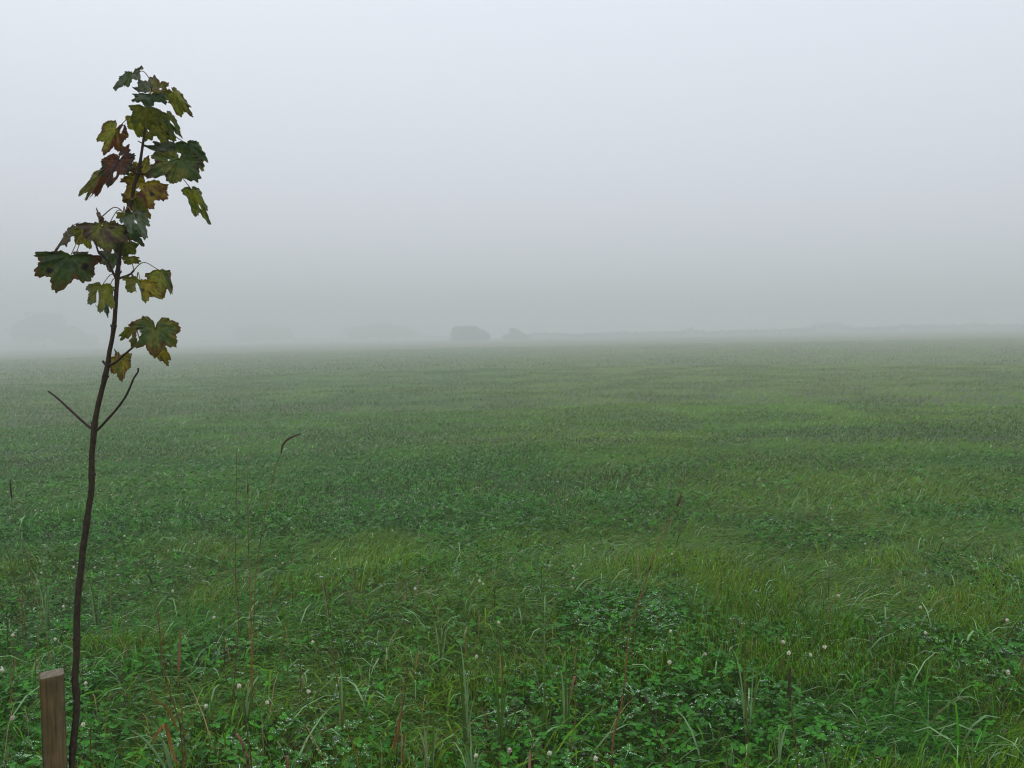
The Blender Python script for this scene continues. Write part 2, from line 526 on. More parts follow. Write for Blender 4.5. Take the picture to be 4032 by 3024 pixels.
# ------------------------------------------------------------------ the sycamore sapling
SAP_Y = 1.80
def P1(zx, zy): return (100 + zx / 2.765, 200 + zy / 2.765)
def P2(zx, zy): return (100 + zx / 2.765, 750 + zy / 2.765)
def P3(zx, zy): return (100 + zx / 2.765, 1150 + zy / 2.765)
ZU = SAP_Y / F_PX / 2.765          # metres per unit of those enlarged coordinates

def sap(p, dz=0.0):
    return at(p[0], p[1], SAP_Y + dz)

trunk_px = [(284, 3024, 27), (286, 2966, 27), (292, 2894, 27), (300, 2822, 27), (302, 2749, 27), (295, 2677, 28), (297, 2634, 27),
            (301, 2569, 26), (303, 2424, 26), (305, 2400, 26), (309, 2324, 26), (320, 2234, 27), (327, 2162, 27), (338, 2089, 26), (349, 2003, 25),
            (358, 1945, 25), (361, 1908, 24), (361, 1800, 23), (366, 1750, 23), (371, 1689, 25), (378, 1638, 22), (389, 1584, 21), (407, 1512, 20),
            (424, 1436, 21), (431, 1385, 18), (445, 1313, 18), (453, 1240, 17), (458, 1150, 17), (462, 1097, 19), (469, 1025, 16), (482, 945, 16), (498, 869, 18),
            (520, 779, 15), (530, 724, 14), (545, 683, 15), (557, 605, 11), (570, 515, 10), (582, 430, 8), (592, 370, 6), (600, 335, 4)]
base_top = sap((284, 3024))
root = Vector((base_top.x - 0.004, SAP_Y, gz(base_top.x, SAP_Y)))
sapling = thing('sycamore_sapling', root, 'thin leaning sycamore sapling with blotched autumn leaves beside a wooden stake', 'sapling')
inv_root = -root
def local(pts): return [Vector(p) + inv_root for p in pts]

tp = [root - Vector((0, 0, 0.05)), root + Vector((0.002, 0, 0.12)), root + Vector((-0.003, 0, 0.30))] + [sap(p[:2]) for p in trunk_px]
tr_ = [0.0095, 0.0085, 0.0080] + [p[2] * 0.47 * SAP_Y / F_PX for p in trunk_px]
pts = spline(tp, 3); rad = lerp_list(tr_, len(pts))
rad = [np.interp(i / 3, np.arange(len(tr_)), tr_) for i in range(len(pts))]
V_, T_ = tube_arrays(local(pts), rad, 12, True, 0.10, 3)
trunk = obj('trunk', mesh_np('trunk', V_, T_), M_BARK, sapling)

for q in range(len(rad)):                      # swollen nodes
    if q % 9 == 4: rad[q] *= 1.16
V_, T_ = tube_arrays(local(pts), rad, 12, True, 0.12, 3)
trunk.data = mesh_np('trunk', V_, T_); trunk.data.materials.append(M_BARK)
for q in range(13, len(pts) - 12, 9):           # paired dormant buds at the nodes
    d_ = (pts[q + 1] - pts[q]).normalized()
    for sgn in (-1, 1):
        side = (Vector((sgn, 0.35 * (-1) ** q, 0)) - d_ * (sgn * d_.x)).normalized()
        b0 = pts[q] + side * rad[q] * 0.7
        V_, T_ = tube_arrays(local([b0, b0 + side * 0.0022 + d_ * 0.0025, b0 + side * 0.0030 + d_ * 0.0065]), [0.0020, 0.0018, 0.0005], 6)
        obj('bud', mesh_np('bud', V_, T_), M_TWIG, sapling)

def branch(pxs, r0, r1, mat=M_TWIG, dz0=0.0, dz1=0.0, name='branch'):
    n = len(pxs)
    P = [sap(p, dz0 + (dz1 - dz0) * i / (n - 1)) for i, p in enumerate(pxs)]
    s = spline(P, 4)
    V_, T_ = tube_arrays(local(s), lerp_list([r0, r1], len(s)), 8, True, 0.2, n)
    return obj(name, mesh_np(name, V_, T_), mat, sapling)

branch([(371, 1692), P3(700, 1470), P3(550, 1340), P3(400, 1200), P3(320, 1130), P3(250, 1080)], 0.0032, 0.0019, dz1=0.03)
branch([(371, 1694), P3(790, 1495), P3(880, 1400), P3(980, 1290), P3(1070, 1170), P3(1120, 1080), P3(1180, 940), P3(1225, 870), P3(1226, 828)], 0.0032, 0.0017, dz1=-0.03)
branch([(424, 1438), P3(870, 785), P3(842, 748)], 0.0030, 0.0024)
branch([(424, 1438), P3(940, 785), P3(1000, 750), P3(1100, 660), P3(1210, 570), P3(1245, 525)], 0.0030, 0.0018, dz1=-0.03)
branch([(461, 1099), P2(970, 925), P2(935, 850), P2(905, 785), P2(850, 715), P2(790, 655), P2(760, 560), P2(700, 470)], 0.0030, 0.0015, dz1=-0.02)
branch([(462, 1099), P2(1040, 950), P2(1100, 930), P2(1150, 905), P2(1182, 868)], 0.0028, 0.0022, dz1=0.02)
branch([P2(1150, 905), P2(1185, 945), P2(1215, 965)], 0.0020, 0.0015, dz0=0.015, dz1=-0.02)
branch([(545, 684), P1(1190, 1330), P1(1160, 1290)], 0.0026, 0.0018, dz1=-0.02)
branch([(545, 684), P1(1300, 1340), P1(1350, 1335), P1(1420, 1320), P1(1480, 1280)], 0.0024, 0.0015, dz1=-0.02)
branch([(562, 578), P1(1290, 1020), P1(1225, 982)], 0.0018, 0.0010, dz1=0.01)

_ctl = np.array([(0, 1.0), (6, .96), (12, .88), (19, .76), (25, .70), (31, .76), (38, .87), (46, .93), (53, .90), (61, .79), (68, .71), (75, .70),
                 (84, .77), (93, .78), (104, .70), (118, .60), (132, .52), (146, .43), (158, .30), (168, .12)])
LC = {'green': (0.055, 0.092, 0.018), 'dark': (0.034, 0.062, 0.018), 'olive': (0.128, 0.134, 0.018), 'yelgreen': (0.195, 0.202, 0.016),
      'yellow': (0.27, 0.205, 0.012), 'grey': (0.125, 0.148, 0.095), 'rust': (0.115, 0.040, 0.014), 'purple': (0.078, 0.046, 0.036),
      'tan': (0.18, 0.13, 0.085)}
NTH, NR = 168, 12
def leaf_mesh(B, Vm, Wa, S, fold, droop, c0, c1, cm, seed, spots, holes, halfsplit, cb):
    r_ = np.random.default_rng(seed)
    th = np.radians(np.linspace(-166, 166, NTH))
    deg = np.abs(np.degrees(th))
    jl = 1 + 0.10 * r_.normal(size=6)
    rr = np.interp(deg, _ctl[:, 0], _ctl[:, 1])
    lob = np.where(deg < 24, 0, np.where(deg < 70, 1, 2)) + np.where(th < 0, 3, 0)
    # each lobe grows a little differently
    wgt = np.exp(-((np.degrees(th)[:, None] - np.array([0, 46, 90, -46, -90])[None]) / 17) ** 2)
    rr = rr * (1 + wgt @ (0.09 * r_.normal(size=5)))
    tt_ = (np.abs(np.degrees(th)) * 0.105 + r_.random()) % 1
    teeth = np.where(tt_ < 0.7, tt_ / 0.7, (1 - tt_) / 0.3) * 0.55 + 0.2 * r_.random(NTH)
    rr = rr + (teeth - 0.35) * 0.13 * np.clip(rr, 0.2, 1) + r_.normal(0, 0.010, NTH)
    rr = np.clip(rr, 0.03, 1.1)
    fr = np.array([0.0, .12, .23, .34, .45, .55, .64, .73, .81, .88, .94, 1.0])
    R = rr[:, None] * fr[None]
    X = R * np.sin(th)[:, None]; Y = R * np.cos(th)[:, None]; Y = np.where(Y < 0, Y * cb, Y)
    Nn = Vm.cross(Wa).normalized()
    ph = r_.random(6) * 6.28
    # relief: fold along the midrib, droop of tip and lobes, ripples between the veins, frayed rim
    H = fold * np.abs(X) - droop * np.clip(Y, 0, 2) ** 2 - 0.5 * droop * X ** 2 * 1.2
    H += 0.035 * np.sin(7 * X + ph[0]) * np.sin(6 * Y + ph[1]) + 0.05 * fr[None] ** 3 * np.sin(9 * th[:, None] + ph[2]) + 0.04 * fr[None] ** 3 * np.sin(23 * th[:, None] + ph[3])
    va = np.radians(np.array([0, 46, 90, -46, -90]))
    dv = np.min(np.abs(np.sin(np.clip(th[:, None, None] - va[None, None], -1.5, 1.5))) * R[:, :, None], axis=2)
    H += 0.05 * np.clip(dv / 0.16, 0, 1) ** 0.7
    pos = (np.array(B)[None, None] + Y[..., None] * np.array(Vm) + X[..., None] * np.array(Wa) + (H * S)[..., None] * np.array(Nn))
    # pigment
    c0, c1, cm = (np.array(LC[k]) for k in (c0, c1, cm))
    f1 = sstep(0.42, 0.62, fbm(X * 3.1 + seed * 1.7, Y * 3.1 + seed * 2.3, 3))[..., None]
    if halfsplit:
        f1 = np.clip(sstep(-0.10, 0.12, halfsplit * X + 0.12 * (fbm(X * 5 + seed, Y * 5, 2) - 0.5))[..., None], 0, 1)
    f1 = f1 * (1 - 0.5 * np.exp(-(dv / 0.05) ** 2))[..., None]
    Cc = c0 * (1 - f1) + c1 * f1
    mg = sstep(0.72, 1.02, fr[None] + 0.45 * (fbm(X * 4 + 9 + seed, Y * 4 + 3, 2) - 0.55))[..., None]
    Cc = Cc * (1 - 0.85 * mg) + cm * 0.85 * mg
    vein = np.exp(-(dv / 0.016) ** 2)[..., None] * (1 - fr[None, :, None] * 0.6)
    sec = np.clip(np.sin(R * 26 - np.abs(dv) * 22), 0, 1)[..., None] ** 4 * 0.22
    Cc = Cc * (1 + 0.55 * vein + sec - 0.06)
    for (sx, sy, sr) in spots:
        d = np.hypot(X - sx, Y - sy) + 0.05 * (fbm(X * 14, Y * 14, 2) - 0.5)
        k = (1 - sstep(sr * 0.85, sr * 1.1, d))[..., None]
        halo = (1 - sstep(sr, sr * 1.9, d))[..., None] * 0.35
        Cc = Cc * (1 - halo) + np.array(LC['yellow']) * 0.7 * halo
        Cc = Cc * (1 - k) + np.array((0.012, 0.011, 0.014)) * k
    idx = np.arange(NTH * NR).reshape(NTH, NR)
    a = idx[:-1, :-1]; b = idx[1:, :-1]; c = idx[1:, 1:]; d = idx[:-1, 1:]
    tri = np.concatenate([np.stack([a, b, c], -1).reshape(-1, 3), np.stack([a, c, d], -1).reshape(-1, 3)])
    if holes:
        cx = X.ravel()[tri].mean(1); cy_ = Y.ravel()[tri].mean(1)
        keep = np.ones(len(tri), bool)
        for (hx, hy, hr) in holes:
            keep &= np.hypot((cx - hx), (cy_ - hy) * (0.6 + 0.4 * math.sin(hx * 40))) > hr
        tri = tri[keep]
    return mesh_np('leaf', pos.reshape(-1, 3), tri, Cc.reshape(-1, 3))

# node points on trunk and branches where petioles spring from
NODES = {'top': (600, 335), 't1': (590, 385), 't2': (576, 470), 't3': (565, 540), 'n5': (545, 683), 'n5r': P1(1480, 1280), 'n5l': P1(1160, 1290),
         'n4': P2(1085, 262), 't6': (520, 779), 'bl': P2(700, 470), 'bl2': P2(770, 600), 'br': P2(1182, 868), 'br2': P2(1215, 965), 'n3': (462, 1099),
         'lr': P3(1245, 525), 'lr0': P3(1000, 750)}
# crop fn, base, midrib vector, half-width vector, lobes behind the joint, depth sign mid, across, fold, droop, c0, c1, margin, depth, node, halfsplit
L = [
 (P1, (1165, 245), (-60, 175), (150, -62), .5, -1, 1, .20, .25, 'grey', 'green', 'grey', .02, 'top', 0),
 (P1, (1360, 425), (25, -160), (205, 20), .5, 1, -1, .12, .20, 'grey', 'olive', 'rust', .03, 'top', 1),
 (P1, (1610, 455), (205, 250), (70, -60), .5, 1, 1, -.30, .15, 'yelgreen', 'olive', 'purple', .02, 't1', 0),
 (P1, (1370, 485), (-30, 115), (215, 5), .3, -1, 1, .15, .25, 'dark', 'grey', 'dark', -.04, 't1', 0),
 (P1, (1640, 530), (-125, 35), (20, 45), .6, 1, 1, .1, .2, 'yelgreen', 'olive', 'olive', .05, 't1', 0),
 (P1, (1305, 630), (-15, 240), (142, 0), .4, 1, 1, .08, .15, 'olive', 'olive', 'green', -.03, 't1', 0),
 (P1, (1185, 740), (22, 192), (100, 0), .4, 1, 1, .10, .15, 'yelgreen', 'olive', 'olive', .02, 't2', 0),
 (P1, (985, 855), (-60, 285), (118, 45), .9, -1, 1, -.25, .15, 'yelgreen', 'rust', 'rust', .00, 't2', 1),
 (P1, (1430, 770), (62, 272), (150, 20), .3, 1, 1, .10, .15, 'yelgreen', 'olive', 'green', .03, 't2', 0),
 (P1, (1545, 695), (145, 250), (62, -38), .4, 1, 1, -.3, .15, 'olive', 'green', 'grey', .01, 't2', 0),
 (P1, (1600, 1060), (-265, 25), (-20, 72), .5, -1, 1, .2, .25, 'grey', 'dark', 'purple', .04, 't3', 0),
 (P1, (1765, 1010), (155, 290), (118, -40), .3, 1, 1, -.20, .15, 'dark', 'green', 'yelgreen', .05, 't3', 0),
 (P1, (1668, 1180), (-12, 335), (250, 8), .6, -1, 1, .10, .15, 'green', 'olive', 'purple', -.04, 'n5r', 0),
 (P1, (1022, 1190), (-55, 310), (160, -42), .7, -1, 1, .14, .12, 'purple', 'rust', 'dark', -.03, 'n5l', 0),
 (P1, (1065, 1130), (42, -140), (45, 15), .4, 1, 1, .3, .2, 'rust', 'purple', 'dark', .00, 'n5l', 0),
 (P1, (835, 1345), (-115, 335), (75, 22), .4, -1, 1, -.30, .12, 'rust', 'olive', 'purple', .00, 'n5l', -1),
 (P1, (1265, 1345), (25, -200), (112, 0), .3, 1, 1, .1, .2, 'yellow', 'olive', 'rust', .05, 'n5', 0),
 (P1, (1195, 1345), (15, 125), (88, 0), .3, 1, 1, .1, .2, 'yellow', 'yelgreen', 'olive', .05, 'n5', 0),
 (P1, (1305, 1440), (125, 295), (215, 10), .25, -1, 1, .10, .15, 'yellow', 'rust', 'rust', .03, 'n5', 0),
 (P2, (1140, 55), (-35, 140), (78, 10), .4, 1, 1, .1, .2, 'green', 'olive', 'rust', .05, 't6', 0),
 (P2, (1190, 80), (135, 200), (95, -50), .3, 1, 1, .1, .2, 'olive', 'yellow', 'rust', .05, 't6', 0),
 (P2, (1160, 245), (215, 258), (112, -72), .2, -1, 1, -.22, .15, 'grey', 'green', 'grey', -.03, 'n4', 0),
 (P2, (1815, -5), (150, 352), (82, -20), .3, 1, 1, -.30, .12, 'yelgreen', 'green', 'grey', .04, 'n5r', 0),
 (P2, (1065, 250), (-30, 95), (62, 5), .4, 1, 1, .1, .2, 'yelgreen', 'olive', 'rust', .04, 'n4', 0),
 (P2, (822, 290), (-15, 95), (30, 5), .3, 1, 1, .5, .2, 'tan', 'purple', 'rust', .02, 'n4', 0),
 (P2, (822, 295), (-85, -120), (18, -14), .3, 1, 1, .5, .1, 'tan', 'olive', 'rust', .02, 'n4', 0),
 (P2, (455, 420), (-215, 265), (56, -42), .5, 1, 1, .4, .12, 'tan', 'grey', 'purple', .03, 'bl', 0),
 (P2, (635, 440), (30, 222), (115, 0), .4, 1, 1, .12, .15, 'yelgreen', 'olive', 'olive', .03, 'bl', 0),
 (P2, (835, 390), (125, 270), (218, -12), .3, -1, 1, .12, .18, 'olive', 'purple', 'purple', -.05, 'bl2', 0),
 (P2, (1080, 420), (170, 162), (85, -60), .3, 1, 1, .12, .15, 'dark', 'green', 'rust', .03, 'n4', 0),
 (P2, (1090, 560), (-42, 190), (105, 10), .3, 1, 1, .15, .15, 'dark', 'olive', 'green', .04, 'bl2', 0),
 (P2, (490, 712), (-60, 408), (282, 12), .22, -1, 1, .08, .12, 'dark', 'green', 'rust', -.05, 'bl', 0),
 (P2, (545, 705), (190, -18), (5, 30), .3, 1, 1, .4, .2, 'purple', 'grey', 'purple', -.02, 'bl', 0),
 (P2, (935, 690), (-52, 212), (112, 10), .2, 1, 1, -.25, .15, 'grey', 'green', 'purple', .03, 'bl2', 0),
 (P2, (1090, 770), (200, -10), (8, 50), .4, 1, 1, .3, .2, 'yelgreen', 'olive', 'rust', .04, 'br', 0),
 (P2, (1460, 872), (108, 345), (115, -20), .1, -1, 1, -.25, .12, 'yelgreen', 'green', 'rust', .01, 'br', 0),
 (P2, (1252, 990), (95, 215), (200, 35), .45, -1, 1, .10, .15, 'olive', 'yellow', 'olive', -.04, 'br2', 1),
 (P2, (832, 1040), (52, 312), (130, 5), .35, -1, 1, -.20, .12, 'olive', 'yelgreen', 'grey', -.02, 'n3', 1),
 (P2, (865, 1235), (5, 165), (28, 0), .3, 1, 1, .4, .1, 'dark', 'grey', 'dark', .00, 'n3', 0),
  (P1, (1330, 880), (-60, 110), (70, 20), .3, 1, 1, .2, .2, 'olive', 'green', 'rust', .06, 't3', 0),
  (P1, (1180, 1240), (-20, 130), (75, 15), .3, 1, 1, .2, .2, 'rust', 'purple', 'rust', .05, 'n5l', 0),
 (P2, (1010, 560), (-50, 150), (90, 15), .3, 1, 1, .2, .2, 'olive', 'dark', 'rust', .05, 'bl2', 0),
 (P2, (900, 380), (60, -45), (95, 30), .3, 1, 1, .2, .2, 'olive', 'green', 'rust', .04, 'n4', 0),
 (P3, (1415, 388), (40, 318), (270, 12), 1.0, -1, 1, .06, .12, 'green', 'olive', 'rust', -.05, 'lr', 0),
 (P3, (1445, 600), (85, 245), (66, -15), .3, 1, 1, .2, .1, 'yellow', 'olive', 'rust', .00, 'lr', 0),
 (P3, (1140, 395), (-155, 145), (36, 34), .3, 1, 1, .3, .1, 'olive', 'yelgreen', 'olive', .00, 'lr', 0),
 (P3, (1022, 722), (88, 258), (112, -42), .35, -1, 1, .20, .15, 'yellow', 'olive', 'rust', .04, 'lr0', 0),
 (P3, (1022, 710), (-74, -82), (20, -18), .3, 1, 1, .5, .2, 'tan', 'purple', 'tan', .04, 'lr0', 0),
]
SPOTS = {4: [(-.1, .5, .12)], 8: [(.35, .35, .10)], 11: [(.0, .4, .09)], 18: [(.15, .45, .08)], 28: [(.3, .1, .09)], 31: [(.42, .28, .10), (-.35, .45, .10)],
         36: [(.0, .45, .09), (.3, .55, .05)], 43: [(-.40, .05, .06), (-.52, .10, .05)], 1: [(-.3, .1, .06)], 29: [(-.1, .2, .08)], 21: [(.1, .15, .07)]}
HOLES = {7: [(.30, -.1, .06)], 9: [(-.1, .35, .10)], 12: [(-.3, .1, .03)], 13: [(.05, .52, .07), (.08, .6, .05)], 18: [(-.3, .35, .06), (.2, .75, .05)], 21: [(-.1, .4, .06)],
         1: [(.4, .2, .05)], 36: [(-.2, .6, .09)], 37: [(-.2, .45, .06)], 43: [(-.45, .28, .05), (-.5, .31, .045)], 15: [(.1, .8, .04)], 27: [(.3, .7, .09)], 22: [(-.1, .5, .05)]}
for i, (fn, b, mv, wv, cb, sm, sw, fold, droop, c0, c1, cm, dz, node, hsp) in enumerate(L):
    B = sap(fn(*b), dz)
    vm = sap(fn(b[0] + mv[0], b[1] + mv[1]), dz) - B
    wvec = (sap(fn(b[0] + wv[0], b[1] + wv[1]), dz) - B) / 0.80
    vm *= 0.95; wvec *= 0.92; droop *= 1.35
    ln, wl = vm.length, wvec.length
    S = max(ln, 0.9 * wl) * 1.08                 # the leaf's true length; what the view does not show of it lies in depth
    Vm = vm + Vector((0, sm * min(math.sqrt(max(S * S - ln * ln, 0)), 0.6 * ln), 0))
    Wa = wvec + Vector((0, sw * min(math.sqrt(max(S * S - wl * wl, 0)), 0.75 * wl), 0))
    me = leaf_mesh(B - root, Vm, Wa, 0.55 * (ln + wl), fold, droop, c0, c1, cm, i + 3, SPOTS.get(i, []), HOLES.get(i, []), hsp, cb)
    lf = obj('leaf', me, M_LEAF, sapling)
    A = sap(NODES[node])
    d = B - A
    mid = A + d * 0.5 + Vector((0, 0, 0.012 + 0.08 * d.length))
    s = spline([A, A + (mid - A) * 0.5 + Vector((0, 0, .006)), mid, B - d * 0.12 + Vector((0, 0, .004)), B], 4)
    V_, T_ = tube_arrays(local(s), lerp_list([0.0012, 0.0009, 0.0010], len(s)), 6)
    red = random.random()
    pc = np.array((0.20, 0.16, 0.05)) * (1 - red * .7) + np.array((0.24, 0.07, 0.04)) * red * .7
    me = mesh_np('petiole', V_, T_, np.tile(pc, (len(V_), 1)))
    obj('petiole', me, M_DRY, lf)

# ------------------------------------------------------------------ wooden stake
def build_stake():
    Y0 = 1.78
    top = at(204, 2652, Y0)
    wd = 0.0470
    gzb = gz(top.x, Y0)
    h = top.z - gzb
    st = thing('wooden_stake', (top.x, Y0, gzb), 'weathered square brown timber stake driven in beside the sapling', 'stake')
    a = math.radians(30)
    b = 0.0028
    q = wd / 2
    ring = []
    for sx, sy in ((1, 1), (-1, 1), (-1, -1), (1, -1)):
        for (u, v) in ((b, 0), (0, b)):
            if sx * sy > 0: u, v = v, u
            ring.append((sx * (q - u), sy * (q - v)))
    # order the ring by angle so that the arrises are narrow bevels
    ring.sort(key=lambda p: math.atan2(p[1], p[0]))
    levels = [-0.25] + list(np.linspace(0, h - 0.004, 14)) + [h]
    V, T = [], []
    ca, sa = math.cos(a), math.sin(a)
    for k, z in enumerate(levels):
        sc_ = 0.955 if k == len(levels) - 1 else 1.0
        jx, jy = (0.0006 * math.sin(k * 2.1), 0.0006 * math.cos(k * 1.7))
        for (x, y) in ring:
            x *= sc_; y *= sc_
            zt = z + (0.05 * x - 0.02 * y if k >= len(levels) - 2 else 0)
            V.append((x * ca - y * sa + jx, x * sa + y * ca + jy, zt))
    n = len(ring)
    for k in range(len(levels) - 1):
        for i in range(n):
            j = (i + 1) % n
            T += [(k * n + i, k * n + j, (k + 1) * n + j), (k * n + i, (k + 1) * n + j, (k + 1) * n + i)]
    m, t, o = new_mat('stake_wood')
    tcn = t.nodes.new('ShaderNodeTexCoord')
    mp = t.nodes.new('ShaderNodeMapping'); mp.inputs['Scale'].default_value = (1, 1, 0.05)
    t.links.new(tcn.outputs['Object'], mp.inputs[0])
    n1 = t.nodes.new('ShaderNodeTexNoise'); n1.inputs['Scale'].default_value = 230; n1.inputs['Detail'].default_value = 5
    t.links.new(mp.outputs[0], n1.inputs['Vector'])
    n2 = t.nodes.new('ShaderNodeTexNoise'); n2.inputs['Scale'].default_value = 42; n2.inputs['Detail'].default_value = 3
    t.links.new(mp.outputs[0], n2.inputs['Vector'])
    cr = t.nodes.new('ShaderNodeValToRGB')
    cr.color_ramp.elements[0].position = 0.3; cr.color_ramp.elements[0].color = (0.080, 0.058, 0.028, 1)
    cr.color_ramp.elements[1].position = 0.72; cr.color_ramp.elements[1].color = (0.180, 0.130, 0.066, 1)
    t.links.new(n1.outputs['Fac'], cr.inputs[0])
    cr2 = t.nodes.new('ShaderNodeValToRGB')
    cr2.color_ramp.elements[0].position = 0.35; cr2.color_ramp.elements[0].color = (0.80, 0.86, 0.92, 1)
    cr2.color_ramp.elements[1].position = 0.68; cr2.color_ramp.elements[1].color = (1.25, 1.0, 0.72, 1)
    t.links.new(n2.outputs['Fac'], cr2.inputs[0])
    mm = t.nodes.new('ShaderNodeMix'); mm.data_type = 'RGBA'; mm.blend_type = 'MULTIPLY'; mm.inputs[0].default_value = 1.0
    t.links.new(cr.outputs[0], mm.inputs[6]); t.links.new(cr2.outputs[0], mm.inputs[7])
    mp4 = t.nodes.new('ShaderNodeMapping'); mp4.inputs['Scale'].default_value = (1, 1, 0.012)
    t.links.new(tcn.outputs['Object'], mp4.inputs[0])
    n4 = t.nodes.new('ShaderNodeTexNoise'); n4.inputs['Scale'].default_value = 120; n4.inputs['Detail'].default_value = 2
    t.links.new(mp4.outputs[0], n4.inputs['Vector'])
    cr4 = t.nodes.new('ShaderNodeValToRGB')            # drying splits along the grain
    cr4.color_ramp.elements[0].position = 0.33; cr4.color_ramp.elements[0].color = (0.45, 0.42, 0.38, 1)
    cr4.color_ramp.elements[1].position = 0.39; cr4.color_ramp.elements[1].color = (1, 1, 1, 1)
    t.links.new(n4.outputs['Fac'], cr4.inputs[0])
    n5 = t.nodes.new('ShaderNodeTexNoise'); n5.inputs['Scale'].default_value = 16; n5.inputs['Detail'].default_value = 6
    t.links.new(tcn.outputs['Object'], n5.inputs['Vector'])
    cr5 = t.nodes.new('ShaderNodeValToRGB')            # damp stains and algae
    cr5.color_ramp.elements[0].position = 0.38; cr5.color_ramp.elements[0].color = (0.55, 0.60, 0.50, 1)
    cr5.color_ramp.elements[1].position = 0.62; cr5.color_ramp.elements[1].color = (1.05, 1.0, 0.95, 1)
    t.links.new(n5.outputs['Fac'], cr5.inputs[0])
    m5 = t.nodes.new('ShaderNodeMix'); m5.data_type = 'RGBA'; m5.blend_type = 'MULTIPLY'; m5.inputs[0].default_value = 1.0
    t.links.new(cr4.outputs[0], m5.inputs[6]); t.links.new(cr5.outputs[0], m5.inputs[7])
    m6 = t.nodes.new('ShaderNodeMix'); m6.data_type = 'RGBA'; m6.blend_type = 'MULTIPLY'; m6.inputs[0].default_value = 1.0
    t.links.new(mm.outputs[2], m6.inputs[6]); t.links.new(m5.outputs[2], m6.inputs[7])
    p = t.nodes.new('ShaderNodeBsdfPrincipled'); p.inputs['Roughness'].default_value = 0.75; p.inputs['Specular IOR Level'].default_value = 0.2
    t.links.new(m6.outputs[2], p.inputs['Base Color'])
    bp = t.nodes.new('ShaderNodeBump'); bp.inputs['Strength'].default_value = 0.35; bp.inputs['Distance'].default_value = 0.001
    t.links.new(n1.outputs['Fac'], bp.inputs['Height']); t.links.new(bp.outputs[0], p.inputs['Normal'])
    t.links.new(p.outputs[0], o.inputs['Surface'])
    obj('shaft', mesh_np('shaft', V, T, smooth=False), m, st)
    # sawn end grain
    k = len(levels) - 1
    cap = [V[k * n + i] for i in range(n)]
    c = tuple(np.mean(np.array(cap), axis=0) + np.array((0, 0, 0.0006)))
    Vc = cap + [c]
    Tc = [(i, (i + 1) % n, n) for i in range(n)]
    m2 = bark_mat('end_grain', (0.10, 0.085, 0.06), (0.24, 0.20, 0.14), 160, 0.85, (1, 0.3, 1))
    obj('end_grain', mesh_np('end_grain', Vc, Tc, smooth=False), m2, st)
build_stake()

# ------------------------------------------------------------------ dry stems standing in the meadow
BROWN = (0.135, 0.078, 0.040); RED = (0.165, 0.072, 0.032); OCHRE = (0.24, 0.145, 0.030); STRAW = (0.36, 0.27, 0.11); DARK = (0.070, 0.042, 0.028); PINK = (0.24, 0.125, 0.075); TAN = (0.20, 0.13, 0.06)

def stem_part(parent, org, P, r0, r1, c0, c1, name='stem', knots=()):
    s = spline(P, 5)
    rad = lerp_list([r0, r1], len(s))
    V, T = tube_arrays([p - org for p in s], rad, 6)
    n = len(s)
    f = np.linspace(0, 1, n)
    cc = np.array(c0)[None] * (1 - f[:, None]) + np.array(c1)[None] * f[:, None]
    cc = cc * (0.8 + 0.4 * rng.random((n, 1)))
    for k in knots:
        cc[int(k * (n - 1))] = np.array(DARK) * 0.6
    C = np.repeat(cc, 6, axis=0); C = np.concatenate([C, cc[:1], cc[-1:]])
    return obj(name, mesh_np(name, V, T, C), M_DRY, parent)

def head_part(parent, org, P, r, c, name='seed_head', grain=0.0035, n=90):
    """plantain or timothy head: a spike covered with small overlapping scales"""
    s = spline(P, 6)
    V, T, C = [], [], []
    vv, tt = tube_arrays([p - org for p in s], [r * 0.6 * math.sin(math.pi * (0.12 + 0.80 * i / (len(s) - 1))) + r * 0.1 for i in range(len(s))], 6)
    V += vv; T += tt; C += [np.array(c) * 0.8] * len(vv)
    for k in range(n):
        f = random.random(); i = min(int(f * (len(s) - 1)), len(s) - 2)
        p = s[i].lerp(s[i + 1], random.random()) - org
        ax = (s[i + 1] - s[i]).normalized()
        d = Vector((random.gauss(0, 1), random.gauss(0, 1), random.gauss(0, 1))); d = (d - ax * d.dot(ax)).normalized()
        e = ax.cross(d)
        rr = r * (0.55 + 0.5 * math.sin(math.pi * (0.1 + 0.85 * f)))
        g0 = grain * (0.6 + 0.7 * random.random())
        q = len(V)
        V += [tuple(p + d * rr * 0.5 - e * g0 * .45), tuple(p + d * rr * 0.5 + e * g0 * .45), tuple(p + d * rr + ax * g0)]
        T.append((q, q + 1, q + 2)); C += [np.array(c) * (0.6 + 0.9 * random.random())] * 3
    return obj(name, mesh_np(name, V, T, np.array(C)), M_DRY, parent)

def blade_part(parent, org, P, wd, c, name='blade', mat=None, taper=0.6, side=None):
    s = spline(P, 4); n = len(s)
    V, T, C = [], [], []
    for i, p in enumerate(s):
        t = (s[min(i + 1, n - 1)] - s[max(i - 1, 0)]).normalized()
        sd = side if side is not None else Vector((1, 0.25, 0.1))
        sd = (sd - t * sd.dot(t)).normalized()
        up = t.cross(sd)
        f = i / (n - 1)
        wk = wd * 0.5 * min(1, (1 - f) ** taper * 1.15) * min(1, 0.5 + 2.5 * f)
        q = p - org
        V += [tuple(q - sd * wk + up * wk * .35), tuple(q), tuple(q + sd * wk + up * wk * .35)]
        k = np.array(c) * (0.88 + 0.24 * random.random())
        C += [k, k * 0.9, k]
    for i in range(n - 1):
        a = 3 * i
        for k in (0, 1):
            T += [(a + k, a + k + 1, a + k + 4), (a + k, a + k + 4, a + k + 3)]
    return obj(name, mesh_np(name, V, T, np.array(C)), mat or M_DRY, parent)

